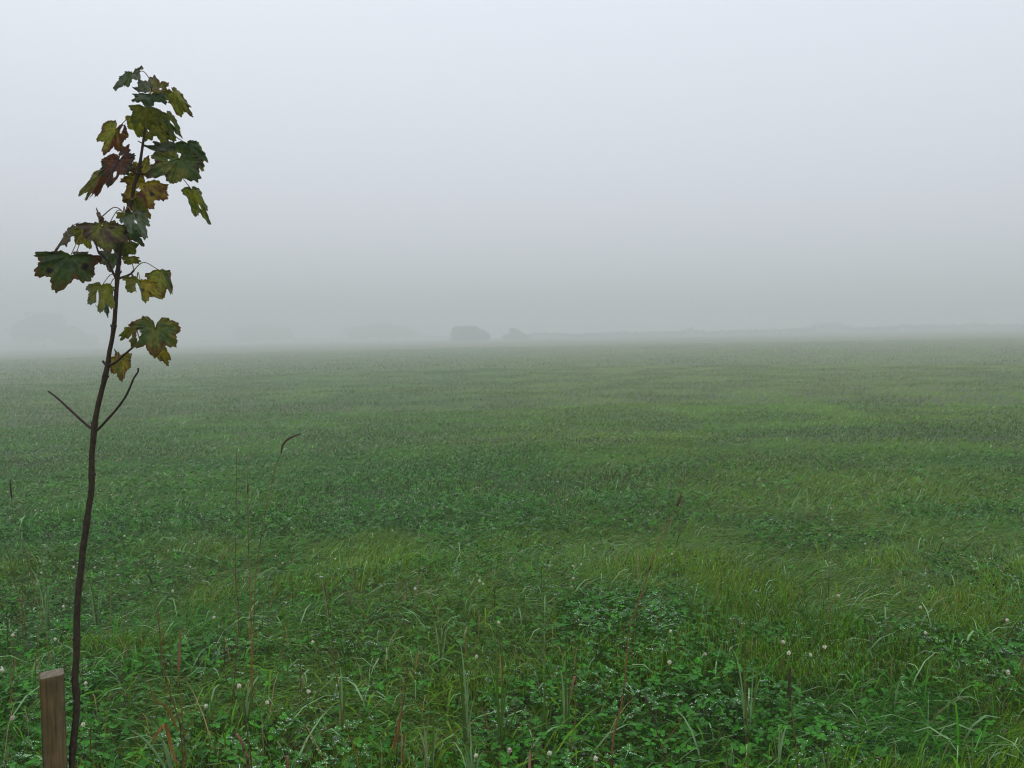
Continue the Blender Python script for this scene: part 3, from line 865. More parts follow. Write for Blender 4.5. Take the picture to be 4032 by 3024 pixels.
def stem_thing(pxs, Y, label, cat='stem', w0=2.2, w1=1.4, c0=TAN, c1=BROWN, name='dry_stem', lean=0.0, group=None, knots=(.3, .55), foot=True):
    """pxs from the foot up; Y the distance of the foot; the foot is carried down to the ground"""
    n = len(pxs)
    P = [at(px, py, Y + lean * i / max(n - 1, 1)) for i, (px, py) in enumerate(pxs)]
    g0 = gz(P[0].x, P[0].y)
    if foot:
        d = P[0] - P[1]
        f = Vector((P[0].x + d.x * 0.3, P[0].y + 0.01, g0 - 0.03))
        if P[0].z > g0: P = [f] + P
        org = Vector((f.x, f.y, g0))
    else:
        org = Vector((P[0].x, P[0].y, min(P[0].z, g0 + 0.1)))
    th = thing(name, org, label, cat, group)
    stem_part(th, org, P, w0 / 1050, w1 / 1050, c0, c1, knots=knots)
    return th, org, P

# distance at which a sight line passes `u` metres above the field
def dist(px, py, u=0.17):
    return hit(px, py, u).y

# three tall stems standing together, one with a curved plantain spike
Y1 = dist(985, 2660)
th, org, P = stem_thing([(993, 2660), (997, 2520), (1006, 2300), (1016, 2200), (1043, 2027), (1062, 1947), (1083, 1846), (1109, 1781)], Y1,
                        'tall dry stem ending in a dark curved plantain spike', 'dry plant', 2.4, 1.1, OCHRE, TAN, 'plantain_stalk')
head_part(th, org, [at(1107, 1786, Y1), at(1116, 1748, Y1), at(1141, 1725, Y1), at(1186, 1707, Y1)], 0.0060, (0.125, 0.068, 0.046))
th, org, P = stem_thing([(988, 2674), (990, 2500), (985, 2350), (980, 2200), (977, 2000), (975, 1911), (978, 1781)], Y1 - .03,
                        'tall straight ochre stem with a rusty knot between two darker stems', 'dry plant', 2.8, 0.9, OCHRE, TAN, knots=(.35, .6))
head_part(th, org, [at(976, 1945, Y1 - .03), at(976, 1920, Y1 - .03), at(977, 1905, Y1 - .03)], 0.0045, RED, 'bract', n=30)
stem_thing([(905, 2830), (912, 2786), (923, 2677), (941, 2424), (928, 2300), (928, 2200), (930, 2000), (931, 1831), (933, 1770)], Y1 - .12,
           'tall thin dark stem at the edge of three tall stems, wavy low down', 'dry plant', 2.3, 0.8, RED, BROWN, knots=(.3, .5, .7))
# leaning stem with a bristly knob
Y2 = dist(2414, 2915)
th, org, P = stem_thing([(2414, 2909), (2436, 2822), (2452, 2746), (2467, 2605), (2476, 2478), (2496, 2424), (2505, 2397), (2538, 2303), (2559, 2241), (2595, 2136), (2642, 2046), (2668, 1988), (2680, 1954), (2690, 1905), (2696, 1872)], Y2,
                        'long leaning reddish stem with a small brown bristly knob near its top', 'dry plant', 3.3, 1.2, (0.22, 0.10, 0.045), (0.22, 0.13, 0.06), 'plantain_stalk', knots=(.22, .34, .6))
head_part(th, org, [at(2666, 1994, Y2), at(2674, 1972, Y2), at(2681, 1950, Y2)], 0.0085, (0.16, 0.09, 0.06), n=90)
stem_part(th, org, [at(2520, 2360, Y2), at(2535, 2345, Y2), at(2550, 2318, Y2)], 0.0013, 0.0010, DARK, DARK, 'side_shoot')
blade_part(th, org, [at(2416, 2905, Y2), at(2432, 2830, Y2), at(2448, 2770, Y2)], 0.008, BROWN, 'sheath')
# bent stem
Y3 = dist(1411, 3030)
th, org, P = stem_thing([(1411, 3030), (1393, 2938), (1350, 2825), (1339, 2750), (1321, 2641), (1306, 2514), (1295, 2424), (1276, 2297)], Y3,
                        'bent orange-brown stem forked low down beside a pale straw', 'dry plant', 2.3, 1.0, OCHRE, DARK)
stem_part(th, org, [at(1350, 2828, Y3), at(1310, 2853, Y3), at(1220, 2915, Y3 - .02), at(1140, 2972, Y3 - .05)], 0.0012, 0.0009, OCHRE, BROWN, 'side_shoot')
stem_thing([(1288, 3030), (1255, 2950), (1205, 2858)], dist(1288, 3030), 'pale yellow straw lying slanted in the clover', 'straw', 1.9, 1.3, STRAW, STRAW, 'straw')
stem_thing([(1136, 2938), (1200, 2856), (1274, 2764)], dist(1136, 2938), 'thin dark stalk slanting across the clover behind the pale straw', 'dry plant', 1.5, 1.0, BROWN, DARK)
stem_thing([(978, 3020), (965, 2960), (948, 2915), (930, 2890)], dist(978, 3020), 'thick pinkish broken stub with a ragged top', 'stub', 4.2, 4.6, BROWN, PINK, 'broken_stub')
stem_thing([(1133, 3040), (1133, 3010), (1131, 2977)], dist(1133, 3040), 'short pale cut stub standing upright in the clover', 'stub', 4.6, 4.8, BROWN, PINK, 'broken_stub')
stem_thing([(990, 3015), (983, 2950), (974, 2885), (962, 2760)], dist(990, 3015), 'short dark upright stalk beside the pinkish broken stub', 'dry plant', 2.6, 1.2, RED, DARK)
Y4 = dist(2251, 2912)
th, org, P = stem_thing([(2251, 2912), (2264, 2851), (2267, 2750), (2269, 2641), (2266, 2520), (2264, 2435)], Y4,
                        'upright brown stem with a folded pink dead leaf halfway up', 'dry plant', 2.2, 0.9, OCHRE, BROWN)
blade_part(th, org, [at(2268, 2668, Y4 - .01), at(2262, 2664, Y4 - .02), at(2252, 2710, Y4 - .03), at(2237, 2789, Y4 - .03)], 0.010, PINK, 'dead_leaf')
th, org, P = stem_thing([(2085, 3030), (2092, 2980), (2097, 2941), (2093, 2870), (2085, 2797)], dist(2085, 3030), 'short brown stem with a pale papery sheath at its foot', 'dry plant', 2.2, 1.2, PINK, BROWN)
blade_part(th, org, [P[0] + Vector((0, -.01, .03)), at(2086, 2990, P[1].y - .01), at(2090, 2955, P[1].y - .01)], 0.011, (0.30, 0.18, 0.11), 'sheath')
stem_thing([(1629, 3006), (1690, 2938), (1745, 2901), (1875, 2833)], dist(1629, 3006), 'long reddish stem leaning low over the grass', 'dry plant', 1.5, 0.9, OCHRE, RED)
stem_thing([(2946, 3030), (2942, 2858), (2939, 2750), (2935, 2587), (2935, 2424), (2938, 2330)], dist(2946, 3030), 'tall straight ochre stem rising from a bright grass tuft', 'dry plant', 2.1, 0.7, OCHRE, BROWN)
Y5 = dist(3140, 3030)
th, org, P = stem_thing([(3140, 3030), (3134, 2941), (3120, 2822), (3109, 2700)], Y5, 'brown stem topped by a faded grey withered flower spike', 'dry plant', 2.4, 1.6, BROWN, TAN)
head_part(th, org, [at(3112, 2760, Y5), at(3108, 2700, Y5), at(3112, 2630, Y5)], 0.0065, (0.085, 0.062, 0.045), n=80)
th, org, P = stem_thing([(2617, 2998), (2600, 2930), (2581, 2858), (2545, 2750)], dist(2617, 2998), 'forked dark brown stalk with a withered greyish tip', 'dry plant', 2.2, 1.4, RED, DARK)
Y6 = P[2].y
stem_part(th, org, [at(2608, 2945, Y6), at(2645, 2890, Y6), at(2689, 2818, Y6)], 0.0014, 0.0010, RED, RED, 'side_shoot')
head_part(th, org, [at(2552, 2775, Y6), at(2545, 2750, Y6), at(2541, 2730, Y6)], 0.006, (0.16, 0.12, 0.10), n=40)
stem_thing([(2866, 3035), (2862, 2980), (2859, 2930)], dist(2866, 3035), 'short dark stalk standing near a tall ochre stem', 'dry plant', 2.0, 1.5, BROWN, DARK)
th, org, P = stem_thing([(1560, 3030), (1573, 2860), (1590, 2760), (1605, 2640)], dist(1560, 3030), 'brown stalk carrying an orange withered leaf', 'dry plant', 2.0, 1.1, BROWN, DARK)
blade_part(th, org, [at(1550, 2950, P[1].y - .01), at(1565, 2880, P[1].y - .02), at(1580, 2790, P[1].y - .02)], 0.012, (0.22, 0.10, 0.03), 'dead_leaf')
stem_thing([(1586, 2970), (1590, 2930), (1592, 2890)], dist(1586, 2970), 'short orange broken stub close to an orange withered leaf', 'stub', 3.6, 3.0, OCHRE, (0.20, 0.07, 0.02), 'broken_stub')
# left side
Y7 = dist(190, 2560)
th, org, P = stem_thing([(187, 2530), (177, 2478), (152, 2400), (127, 2281), (105, 2187), (78, 2107), (54, 2031), (45, 1955)], Y7, 'slender leaning stem with a dark plantain head at its tip', 'dry plant', 2.0, 0.8, OCHRE, BROWN, 'plantain_stalk')
head_part(th, org, [at(47, 1962, Y7), at(43, 1930, Y7), at(40, 1892, Y7)], 0.0052, (0.080, 0.045, 0.040))
stem_thing([(95, 2440), (87, 2397), (54, 2277), (36, 2194), (14, 2120), (4, 2085)], dist(95, 2440), 'slender reddish stem leaning beside a plantain-headed one', 'dry plant', 1.8, 1.0, RED, DARK)
Y8 = dist(640, 2480)
th, org, P = stem_thing([(640, 2480), (622, 2400), (612, 2350), (596, 2290), (582, 2260), (560, 2200), (540, 2165)], Y8, 'brown stalk with a stubby dark plantain head part way up', 'dry plant', 2.0, 0.8, OCHRE, TAN, 'plantain_stalk')
head_part(th, org, [at(600, 2298, Y8), at(591, 2277, Y8), at(583, 2262, Y8)], 0.0068, (0.070, 0.040, 0.034), n=60)
stem_thing([(735, 2440), (741, 2386), (748, 2340), (755, 2295)], dist(735, 2440), 'thin dark red stalk rising from dark clover leaves', 'dry plant', 1.8, 1.0, BROWN, RED)
Y9 = dist(723, 3030)
th, org, P = stem_thing([(723, 3030), (709, 2858), (676, 2750), (650, 2660), (637, 2598), (630, 2500), (622, 2424)], Y9, 'curved rusty grass stem turning green at its foot', 'dry plant', 2.8, 1.4, (0.10, 0.09, 0.02), RED)
blade_part(th, org, [at(700, 2880, Y9 - .01), at(660, 2790, Y9 - .02), at(611, 2757, Y9 - .03), at(582, 2677, Y9 - .03)], 0.010, (0.16, 0.11, 0.025), 'dead_leaf')
th, org, P = stem_thing([(735, 3030), (722, 2880), (709, 2713), (702, 2648), (706, 2560), (709, 2478)], Y9 + .05, 'upright yellow-streaked grass stem with a papery tip', 'dry plant', 2.6, 1.6, (0.12, 0.11, 0.02), OCHRE)
blade_part(th, org, [at(703, 2640, Y9 + .03), at(706, 2560, Y9 + .03), at(710, 2478, Y9 + .03)], 0.010, (0.25, 0.13, 0.07), 'sheath')
th, org, P = stem_thing([(700, 3030), (687, 2985), (672, 2930)], Y9 - .06, 'yellow dead grass blade folded sharply over on itself', 'dry plant', 2.0, 1.6, OCHRE, OCHRE, 'dead_grass')
blade_part(th, org, [at(690, 3000, Y9 - .07), at(662, 2894, Y9 - .07), at(649, 2853, Y9 - .08), at(620, 2885, Y9 - .09), at(593, 2930, Y9 - .09)], 0.011, (0.26, 0.13, 0.03), 'blade', taper=0.3)
stem_thing([(40, 2720), (47, 2684), (55, 2630), (61, 2590)], dist(40, 2720), 'short tan stalk with a frayed papery top', 'dry plant', 1.6, 2.6, TAN, PINK)
stem_thing([(35, 2960), (80, 2870), (125, 2780), (150, 2730)], dist(35, 2960), 'thin tan stalk slanting towards the stake', 'dry plant', 1.4, 1.0, TAN, TAN)
stem_thing([(2960, 1830), (2945, 1740), (2935, 1650)], dist(2960, 1840), 'faint thin dark stem standing far out in the grass', 'dry plant', 2.2, 1.2, BROWN, DARK)
stem_thing([(2455, 1870), (2462, 1820), (2475, 1790)], dist(2455, 1880), 'small dark curved stem standing alone further out in the grass', 'dry plant', 2.2, 1.2, DARK, DARK)

# ------------------------------------------------------------------ broad-bladed grass tufts that stand clear of the sward
GB = (0.075, 0.150, 0.022); GDEW = (0.19, 0.31, 0.13)
def tuft(foot, tips, label, wd=0.0085, c=GB, dew=0.25):
    Y = dist(foot[0], foot[1], .13)
    b = at(foot[0], foot[1], Y)
    g0 = gz(b.x, b.y)
    org = Vector((b.x, b.y, g0))
    th = thing('grass_tuft', org, label, 'grass tuft')
    for k, tipdef in enumerate(tips):
        dy = random.uniform(-.06, .06)
        tp_ = at(tipdef[0], tipdef[1], Y + dy)
        f = Vector((b.x + random.uniform(-.012, .012), b.y + random.uniform(-.012, .012), g0 - .02))
        d = tp_ - f
        m1 = f + d * .35 + Vector((-d.x * .12, 0, d.z * .08)); m2 = f + d * .72 + Vector((-d.x * .10, 0, d.z * .10))
        Pp = [f, m1, m2, tp_]
        if len(tipdef) > 2:       # blade folded over: a further point
            Pp.append(at(tipdef[2], tipdef[3], Y + dy - .03))
        cc = GDEW if random.random() < dew else np.array(c) * random.uniform(.8, 1.25)
        blade_part(th, org, Pp, wd * random.uniform(.75, 1.2), cc, 'blade', M_GRASS, side=Vector((1, random.uniform(-.8, .8), random.uniform(-.2, .2))))
tuft((1975, 2880), [(1947, 2488), (1980, 2535), (2010, 2640), (2002, 2657, 1990, 2690), (1945, 2600), (1925, 2640), (2030, 2720), (2055, 2770)], 'bright green fan of upright grass blades among white clover heads')
tuft((1840, 2880), [(1810, 2520), (1845, 2650), (1850, 2707), (1790, 2560), (1812, 2652, 1720, 2680), (1870, 2740)], 'tall dark green grass tuft with one long blade arching sideways')
tuft((1735, 2560), [(1707, 2440), (1757, 2460), (1770, 2450), (1737, 2430), (1720, 2475)], 'small yellow-green tuft of short upright blades in dark clover', c=(.11, .17, .02))
tuft((2145, 2850), [(2142, 2640), (2150, 2700), (2165, 2720), (2130, 2740), (2180, 2760)], 'narrow tuft with one stiff pointed blade left of a brown stem', wd=.009)
tuft((2235, 2830), [(2230, 2490), (2248, 2590), (2225, 2560), (2210, 2640), (2260, 2680)], 'tall pale tuft wrapped round the foot of a brown stem', wd=.009)
tuft((185, 2420), [(162, 2200), (178, 2250), (125, 2238), (205, 2340), (150, 2300), (195, 2290)], 'pale arching grass tuft among slender reddish stems', dew=.6)
tuft((375, 2400), [(340, 2258), (365, 2270), (430, 2275), (400, 2320), (350, 2300), (450, 2350), (330, 2330)], 'light green grass tuft spreading just behind the sapling trunk', dew=.5)
tuft((2950, 2800), [(2890, 2560), (2920, 2600), (3025, 2590), (3000, 2660), (2970, 2620), (2905, 2680), (3000, 2570, 2955, 2590)], 'bright yellow-green tuft at the foot of a tall ochre stem', c=(.10, .17, .022))
tuft((3060, 2980), [(3080, 2870), (3070, 2850), (3045, 2900), (3100, 2850), (3030, 2930)], 'small bright tuft leaning beside a withered flower spike', c=(.10, .17, .022))
tuft((1345, 2800), [(1340, 2625), (1370, 2710, 1385, 2790), (1360, 2680), (1318, 2655, 1270, 2730), (1345, 2720)], 'broad-bladed tuft with a dewy blade bent over a stem')
tuft((690, 2990), [(600, 2835), (610, 2870), (508, 2870), (480, 2990), (640, 2860), (575, 2820)], 'stiff dewy grass blades standing to the right of the sapling', dew=.8)
tuft((960, 2800), [(985, 2660), (930, 2720), (1000, 2720), (1010, 2680), (950, 2700)], 'dewy tuft at the foot of the three tall stems', dew=.7)
tuft((1690, 2990), [(1650, 2880), (1712, 2790), (1730, 2850), (1640, 2930), (1780, 2930), (1665, 2840)], 'dew-whitened tuft with drooping blade tips', dew=.9)
tuft((1860, 3020), [(1810, 2900), (1905, 2955), (1830, 2970), (1880, 2920), (1850, 2850)], 'dew-whitened tuft of broad short blades near a clover head', dew=.8)
tuft((3250, 3010), [(3270, 2960), (3290, 2900), (3260, 2930), (3235, 2950)], 'bright tuft in browned thatch near the withered flower spike', c=(.10, .17, .022))
tuft((3560, 2520), [(3580, 2455), (3595, 2430, 3620, 2445), (3540, 2480, 3505, 2500), (3600, 2470)], 'lime green tuft with curled blades between clover heads', c=(.13, .19, .02), wd=.009)
tuft((1700, 2160), [(1700, 2110), (1725, 2120), (1710, 2135), (1740, 2130)], 'pair of pale bent blades standing out white in the mid meadow', dew=1.0, c=GDEW)

# ------------------------------------------------------------------ clover flowers
def flower_head_mesh(seed, n_pet, cup, cdn):
    r = random.Random(seed)
    V, T, C = [], [], []
    for k in range(n_pet):
        f = (k + 0.5) / n_pet
        ph = k * 2.39996
        el = math.radians(88 - 140 * f)
        d = Vector((math.cos(ph) * math.cos(el), math.sin(ph) * math.cos(el), math.sin(el)))
        if el < 0: d = (d + Vector((0, 0, -0.5 * f))).normalized()
        sd = Vector((-math.sin(ph), math.cos(ph), 0)); upv = d.cross(sd)
        l = 0.0095 * (0.62 + 0.55 * r.random()) * (1.0 if el > 0 else 0.85)
        wd = 0.0020
        c = np.array(cup) * (0.88 + 0.2 * r.random()) if el > -0.35 else np.array(cdn) * (0.7 + 0.5 * r.random())
        q = len(V)
        V += [tuple(d * 0.002), tuple(d * l * .55 - sd * wd + upv * .0006), tuple(d * l * .55 + sd * wd + upv * .0006), tuple(d * l + upv * 0.0014), tuple(d * l * .6 - upv * .0012)]
        T += [(q, q + 1, q + 4), (q, q + 4, q + 2), (q + 1, q + 3, q + 4), (q + 4, q + 3, q + 2), (q + 1, q + 2, q + 3)]
        C += [c * 0.8, c, c, c * 1.02, c]
    return mesh_np('head', V, T, np.minimum(np.array(C), 0.9), smooth=False)
HEADS = [flower_head_mesh(s, 44, (0.90, 0.88, 0.70), (0.50, 0.32, 0.18)) for s in range(4)]
PINKH = [flower_head_mesh(s + 9, 40, (0.72, 0.62, 0.56), (0.42, 0.20, 0.15)) for s in range(2)]
DEADH = [flower_head_mesh(s + 20, 36, (0.20, 0.11, 0.07), (0.10, 0.045, 0.03)) for s in range(2)]
SMALLH = [flower_head_mesh(s + 30, 12, (0.90, 0.90, 0.78), (0.6, 0.45, 0.33)) for s in range(3)]
V_, T_ = tube_arrays([(0.004, 0.002, -0.17), (0.003, 0.0, -0.09), (0, 0, -0.002)], [0.0011, 0.001, 0.0008], 5)
STEM_ME = mesh_np('stem', V_, T_, np.tile(np.array((0.075, 0.10, 0.03)), (len(V_), 1)))
for hm in HEADS + PINKH + DEADH + SMALLH: hm.materials.append(M_PETAL)
STEM_ME.materials.append(M_DRY)

def CR(x0, y0): return lambda p: (x0 + p[0] / 2.765, y0 + p[1] / 2.765)
FL = []
for (x0, y0, ps) in (
    (0, 1800, [(1880, 1460), (690, 1630), (450, 1260), (800, 1200), (1355, 860), (1740, 710), (805, 685), (450, 585), (385, 580), (520, 250), (430, 262), (80, 380)]),
    (0, 2424, [(600, 260), (140, 215), (935, 740), (905, 1190), (25, 600)]),
    (800, 2424, [(120, 20), (1195, 290), (700, 950), (30, 990), (1145, 830), (390, 770)]),
    (1600, 2424, [(1005, 80), (765, 450), (760, 1530), (1560, 1500), (2060, 1560)]),
    (2400, 2424, [(665, 175), (655, 510), (1890, 290), (1950, 410), (2190, 430)]),
    (3232, 2424, [(40, 345), (1140, 190), (2030, 55), (2040, 620)]),
    (2100, 1800, [(520, 1170), (430, 1185), (435, 1320), (370, 465), (85, 410), (1270, 625), (1915, 270), (950, 385), (260, 268)]),
    (3232, 1800, [(95, 850), (480, 945), (110, 560), (1330, 885), (190, 1510), (1085, 1640)]),
    (700, 1600, [(835, 400), (745, 270), (190, 60), (330, 60), (400, 150), (500, 145), (60, 225), (65, 270), (380, 210), (1400, 290), (1590, 405), (1850, 370), (1730, 440), (1785, 295), (1300, 520), (1460, 120)])):
    f = CR(x0, y0)
    FL += [f(p) + ('w',) for p in ps]
FL += [(1888, 2288, 'w'), (1903, 2300, 'w'), (1635, 2318, 'w')]
FL += [CR(0, 2424)((135, 1120)) + ('p',), CR(0, 1800)((1270, 1190)) + ('p',), CR(0, 1800)((490, 970)) + ('p',), CR(0, 1800)((1880, 720)) + ('p',), CR(2400, 2424)((1040, 420)) + ('p',),
       CR(1600, 2424)((1125, 1470)) + ('p',), CR(3232, 1800)((100, 1150)) + ('p',), CR(2100, 1800)((415, 1410)) + ('p',)]
FL += [CR(1600, 2424)((190, 360)) + ('d',), CR(3232, 2424)((545, 245)) + ('d',), CR(800, 2424)((1165, 50)) + ('d',), CR(0, 1800)((1230, 1150)) + ('d',), CR(1600, 2424)((625, 920)) + ('d',)]
LAB = {'w': ('white clover head on a thin stalk clear of tall stems', 'white clover flowers'),
       'p': ('fading clover head turned pinkish underneath', 'pinkish clover flowers'),
       'd': ('withered brown clover head low in the leaves', 'withered clover flowers')}
cnt = 0
for (px, py, k) in FL:
    u = 0.22
    p = hit(px, py, u)
    near = sorted(((a[0].xy - p.xy).length, a[1]) for a in ANCHORS)
    lab, grp = LAB[k]
    words = len(near[0][1].split())
    if near[0][0] < 0.30 and words <= 12:
        lab = {'w': 'white', 'p': 'fading pinkish', 'd': 'withered brown'}[k] + ' clover head by the ' + near[0][1]
        lab = ' '.join(lab.split()[:17]) if len(lab.split()) <= 16 else LAB[k][0]
    th = thing('clover_flower', (p.x, p.y, gz(p.x, p.y)), lab, 'flower', grp)
    me = {'w': HEADS, 'p': PINKH, 'd': DEADH}[k][cnt % (4 if k == 'w' else 2)]
    h = obj('head', me, None, th, (0, 0, p.z - gz(p.x, p.y)))
    s_ = 0.92 + 0.25 * random.random()
    h.rotation_euler = (random.uniform(-.35, .35), random.uniform(-.35, .35), random.uniform(0, 6.28)); h.scale = (s_, s_, s_)
    st = obj('stem', STEM_ME, None, th, (0, 0, p.z - gz(p.x, p.y)))
    st.scale = (1, 1, 1.22); st.rotation_euler = (0, 0, random.uniform(0, 6.28))
    cnt += 1
# more flowers further out, whole plants of a few pixels
def far_pos(n, r0, r1):
    o = []
    while len(o) < n:
        x, y = wedge(1, r0, r1); x, y = float(x[0]), float(y[0])
        dens = 0.25 + 0.75 * float(clover_mask(np.array(x), np.array(y))); dens *= 1.0 - 0.65 * float(sstep(-1, 5, x))
        if random.random() < dens: o.append((x, y))
    return o
SV, ST, SC_ = [], [], []
for me in SMALLH:
    v = np.zeros(len(me.vertices) * 3, np.float32); me.vertices.foreach_get('co', v); v = v.reshape(-1, 3)
    t = np.zeros(len(me.polygons) * 3, np.int32); me.loops.foreach_get('vertex_index', t); t = t.reshape(-1, 3)
    c = np.zeros(len(v) * 4, np.float32); me.color_attributes['tint'].data.foreach_get('color', c); c = c.reshape(-1, 4)[:, :3]
    SV.append(v); ST.append(t); SC_.append(c)
# head and its stalk as one small mesh
SMALL = []
for v, t, c in zip(SV, ST, SC_):
    sv = np.array([(-.0012, 0, -.21), (.0012, 0, -.21), (.0012, 0, 0), (-.0012, 0, 0)]); stt = np.array([(0, 1, 2), (0, 2, 3)]) + len(v)
    m_ = mesh_np('clover_flower', np.concatenate([v * 1.15, sv]), np.concatenate([t, stt]), np.concatenate([c, np.tile((0.07, 0.10, 0.03), (4, 1))]), smooth=False)
    m_.materials.append(M_PETAL); SMALL.append(m_)
for k, (x, y) in enumerate(far_pos(215, 5.6, 12.5)):
    o = obj('clover_flower', SMALL[k % 3], None, None, (x, y, gz(x, y) + 0.20))
    o.rotation_euler = (0, 0, random.uniform(0, 6.28))
    tag(o, 'small white clover head dotted about the middle of the meadow', 'flower', 'distant white clover flowers')
fp = np.array(far_pos(1500, 12.5, 42)); n = len(fp)
z = zf(fp[:, 0], fp[:, 1]) + 0.19
v, t, c = SV[0], ST[0], SC_[0]
sz_ = 1.1 + 0.5 * rng.random(n)
Vf = (np.stack([fp[:, 0], fp[:, 1], z], 1)[:, None] + v[None] * sz_[:, None, None]).reshape(-1, 3)
Tf = (t[None] + (np.arange(n) * len(v))[:, None, None]).reshape(-1, 3)
o = obj('far_clover_flowers', mesh_np('far_clover_flowers', Vf, Tf, np.tile(c, (n, 1)), smooth=False), M_PETAL)
tag(o, 'tiny pale flecks of clover bloom across the far meadow', 'flowers', kind='stuff')

# ------------------------------------------------------------------ hedges and trees fading into the fog
def leaf_cloud(blobs, n, size, c, seed, flat=0.0):
    r = np.random.default_rng(seed)
    P = []
    vol = np.array([b[3] * b[4] * b[5] for b in blobs]); vol = vol / vol.sum()
    pick = r.choice(len(blobs), n, p=vol)
    b = np.array(blobs)[pick]
    d = r.normal(size=(n, 3)); d /= np.linalg.norm(d, axis=1)[:, None]
    rad = r.random(n) ** 0.45
    bump = 0.75 + 0.5 * vnoise(d[:, 0] * 4 + b[:, 0] * 3 + 50, d[:, 2] * 4 + d[:, 1] * 3 + 50)
    P = b[:, :3] + d * b[:, 3:6] * (rad * bump)[:, None]
    P[:, 2] = np.maximum(P[:, 2], 0.05)
    e1 = r.normal(size=(n, 3)); e1 /= np.linalg.norm(e1, axis=1)[:, None]
    e2 = np.cross(e1, r.normal(size=(n, 3))); e2 /= np.linalg.norm(e2, axis=1)[:, None]
    s = (size * (0.5 + r.random(n)))[:, None]
    V = np.stack([P - e1 * s, P + e2 * s * .6, P + e1 * s, P - e2 * s * .6], 1).reshape(-1, 3)
    T = (np.array([(0, 1, 2), (0, 2, 3)])[None] + (np.arange(n) * 4)[:, None, None]).reshape(-1, 3)
    C = np.repeat(np.array(c)[None] * (0.6 + 0.8 * r.random((n, 1))), 4, axis=0)
    return mesh_np('crown', V, T, C, smooth=False)

def tree_thing(name, px, Y, blobs, n, size, c, label, cat, trunk_h, trunk_r, limbs, seed, group=None):
    p = at(px, 1330, Y)
    g0 = gz(p.x, Y)
    th = thing(name, (p.x, Y, g0), label, cat, group)
    r = random.Random(seed)
    k_ = {'hawthorn_bush': 1.0, 'field_tree': 1.12}[name]
    th.scale = (3.0 * k_, 3.0 * k_, 2.55 * k_ ** 1.5)
    cr = obj('crown', leaf_cloud(blobs, n, size, c, seed), M_FAR, th)
    V, T = tube_arrays([(0, 0, -.2), (0.05, 0, trunk_h * .5), (r.uniform(-.2, .2), 0, trunk_h), (r.uniform(-.3, .3), 0, trunk_h * 1.5)], [trunk_r, trunk_r * .8, trunk_r * .6, trunk_r * .25], 8)
    tk = obj('trunk', mesh_np('trunk', V, T), M_TRUNK, th)
    for k in range(limbs):
        bx = r.choice(blobs)
        V, T = tube_arrays([(0, 0, trunk_h * r.uniform(.5, 1)), (bx[0] * .5, bx[1] * .5, trunk_h + (bx[2] - trunk_h) * .6), (bx[0], bx[1], bx[2] + bx[5] * .3)], [trunk_r * .5, trunk_r * .3, trunk_r * .1], 6)
        obj('limb', mesh_np('limb', V, T), M_TRUNK, th)
    return th
FG = (0.040, 0.055, 0.022)
tree_thing('hawthorn_bush', 1850, 415, [(-1.5, 0, 1.5, 1.9, 1.6, 1.5), (-2.1, 0, 2.3, .8, 1.0, .70), (0.2, 0, 1.7, 2.0, 1.6, 1.4), (1.7, 0, 1.0, 1.6, 1.4, 1.1), (-0.7, .3, 2.5, 1.3, 1, .6), (2.6, 0, .7, 1.1, 1.0, .9), (-1.8, 0, .6, 1.6, 1.2, .8), (.6, 0, .6, 2.4, 1.2, .8)], 6500, .17, FG,
           'dome-shaped wind-leaned bush, darkest shape on the foggy field edge', 'bush', 1.2, .16, 5, 41)
tree_thing('hawthorn_bush', 2030, 440, [(0, 0, 1.2, 1.1, 1.0, 1.2), (-.5, 0, 2.0, .6, .7, .55), (.8, 0, .8, 1.2, 1, .9), (-1.2, 0, .6, 1.3, 1, .7), (1.6, 0, .5, 1.2, 1, .6)], 2800, .15, FG,
           'small pointed bush beside the larger dome-shaped bush', 'bush', .9, .10, 4, 42)
tree_thing('field_tree', 175, 560, [(0, 0, 5.2, 4.6, 4, 3.0), (-3.2, 0, 3.8, 3.4, 3, 2.6), (3.8, 0, 3.2, 3.6, 3, 2.2), (.8, 0, 6.6, 2.6, 2.4, 1.6), (7.5, 0, 2.0, 3.4, 2.5, 1.7)], 8000, .28, FG,
           'broad rounded tree almost lost in the fog behind the sapling', 'tree', 3.0, .3, 7, 43)
tree_thing('field_tree', 1030, 690, [(0, 0, 3.0, 4.4, 3, 2.2), (-4, 0, 2.4, 3.4, 3, 1.9), (4.2, 0, 2.6, 3.8, 3, 1.7)], 5000, .28, FG,
           'low spreading tree clump barely visible in the fog', 'tree', 1.8, .25, 5, 44)
tree_thing('field_tree', 1500, 670, [(0, 0, 2.8, 4.6, 3, 2.1), (-5, 0, 2.2, 4.0, 3, 1.7), (5, 0, 2.3, 3.8, 3, 1.6)], 5000, .28, FG,
           'faint scrubby tree clump next to the dome-shaped bush', 'tree', 1.6, .25, 5, 45)

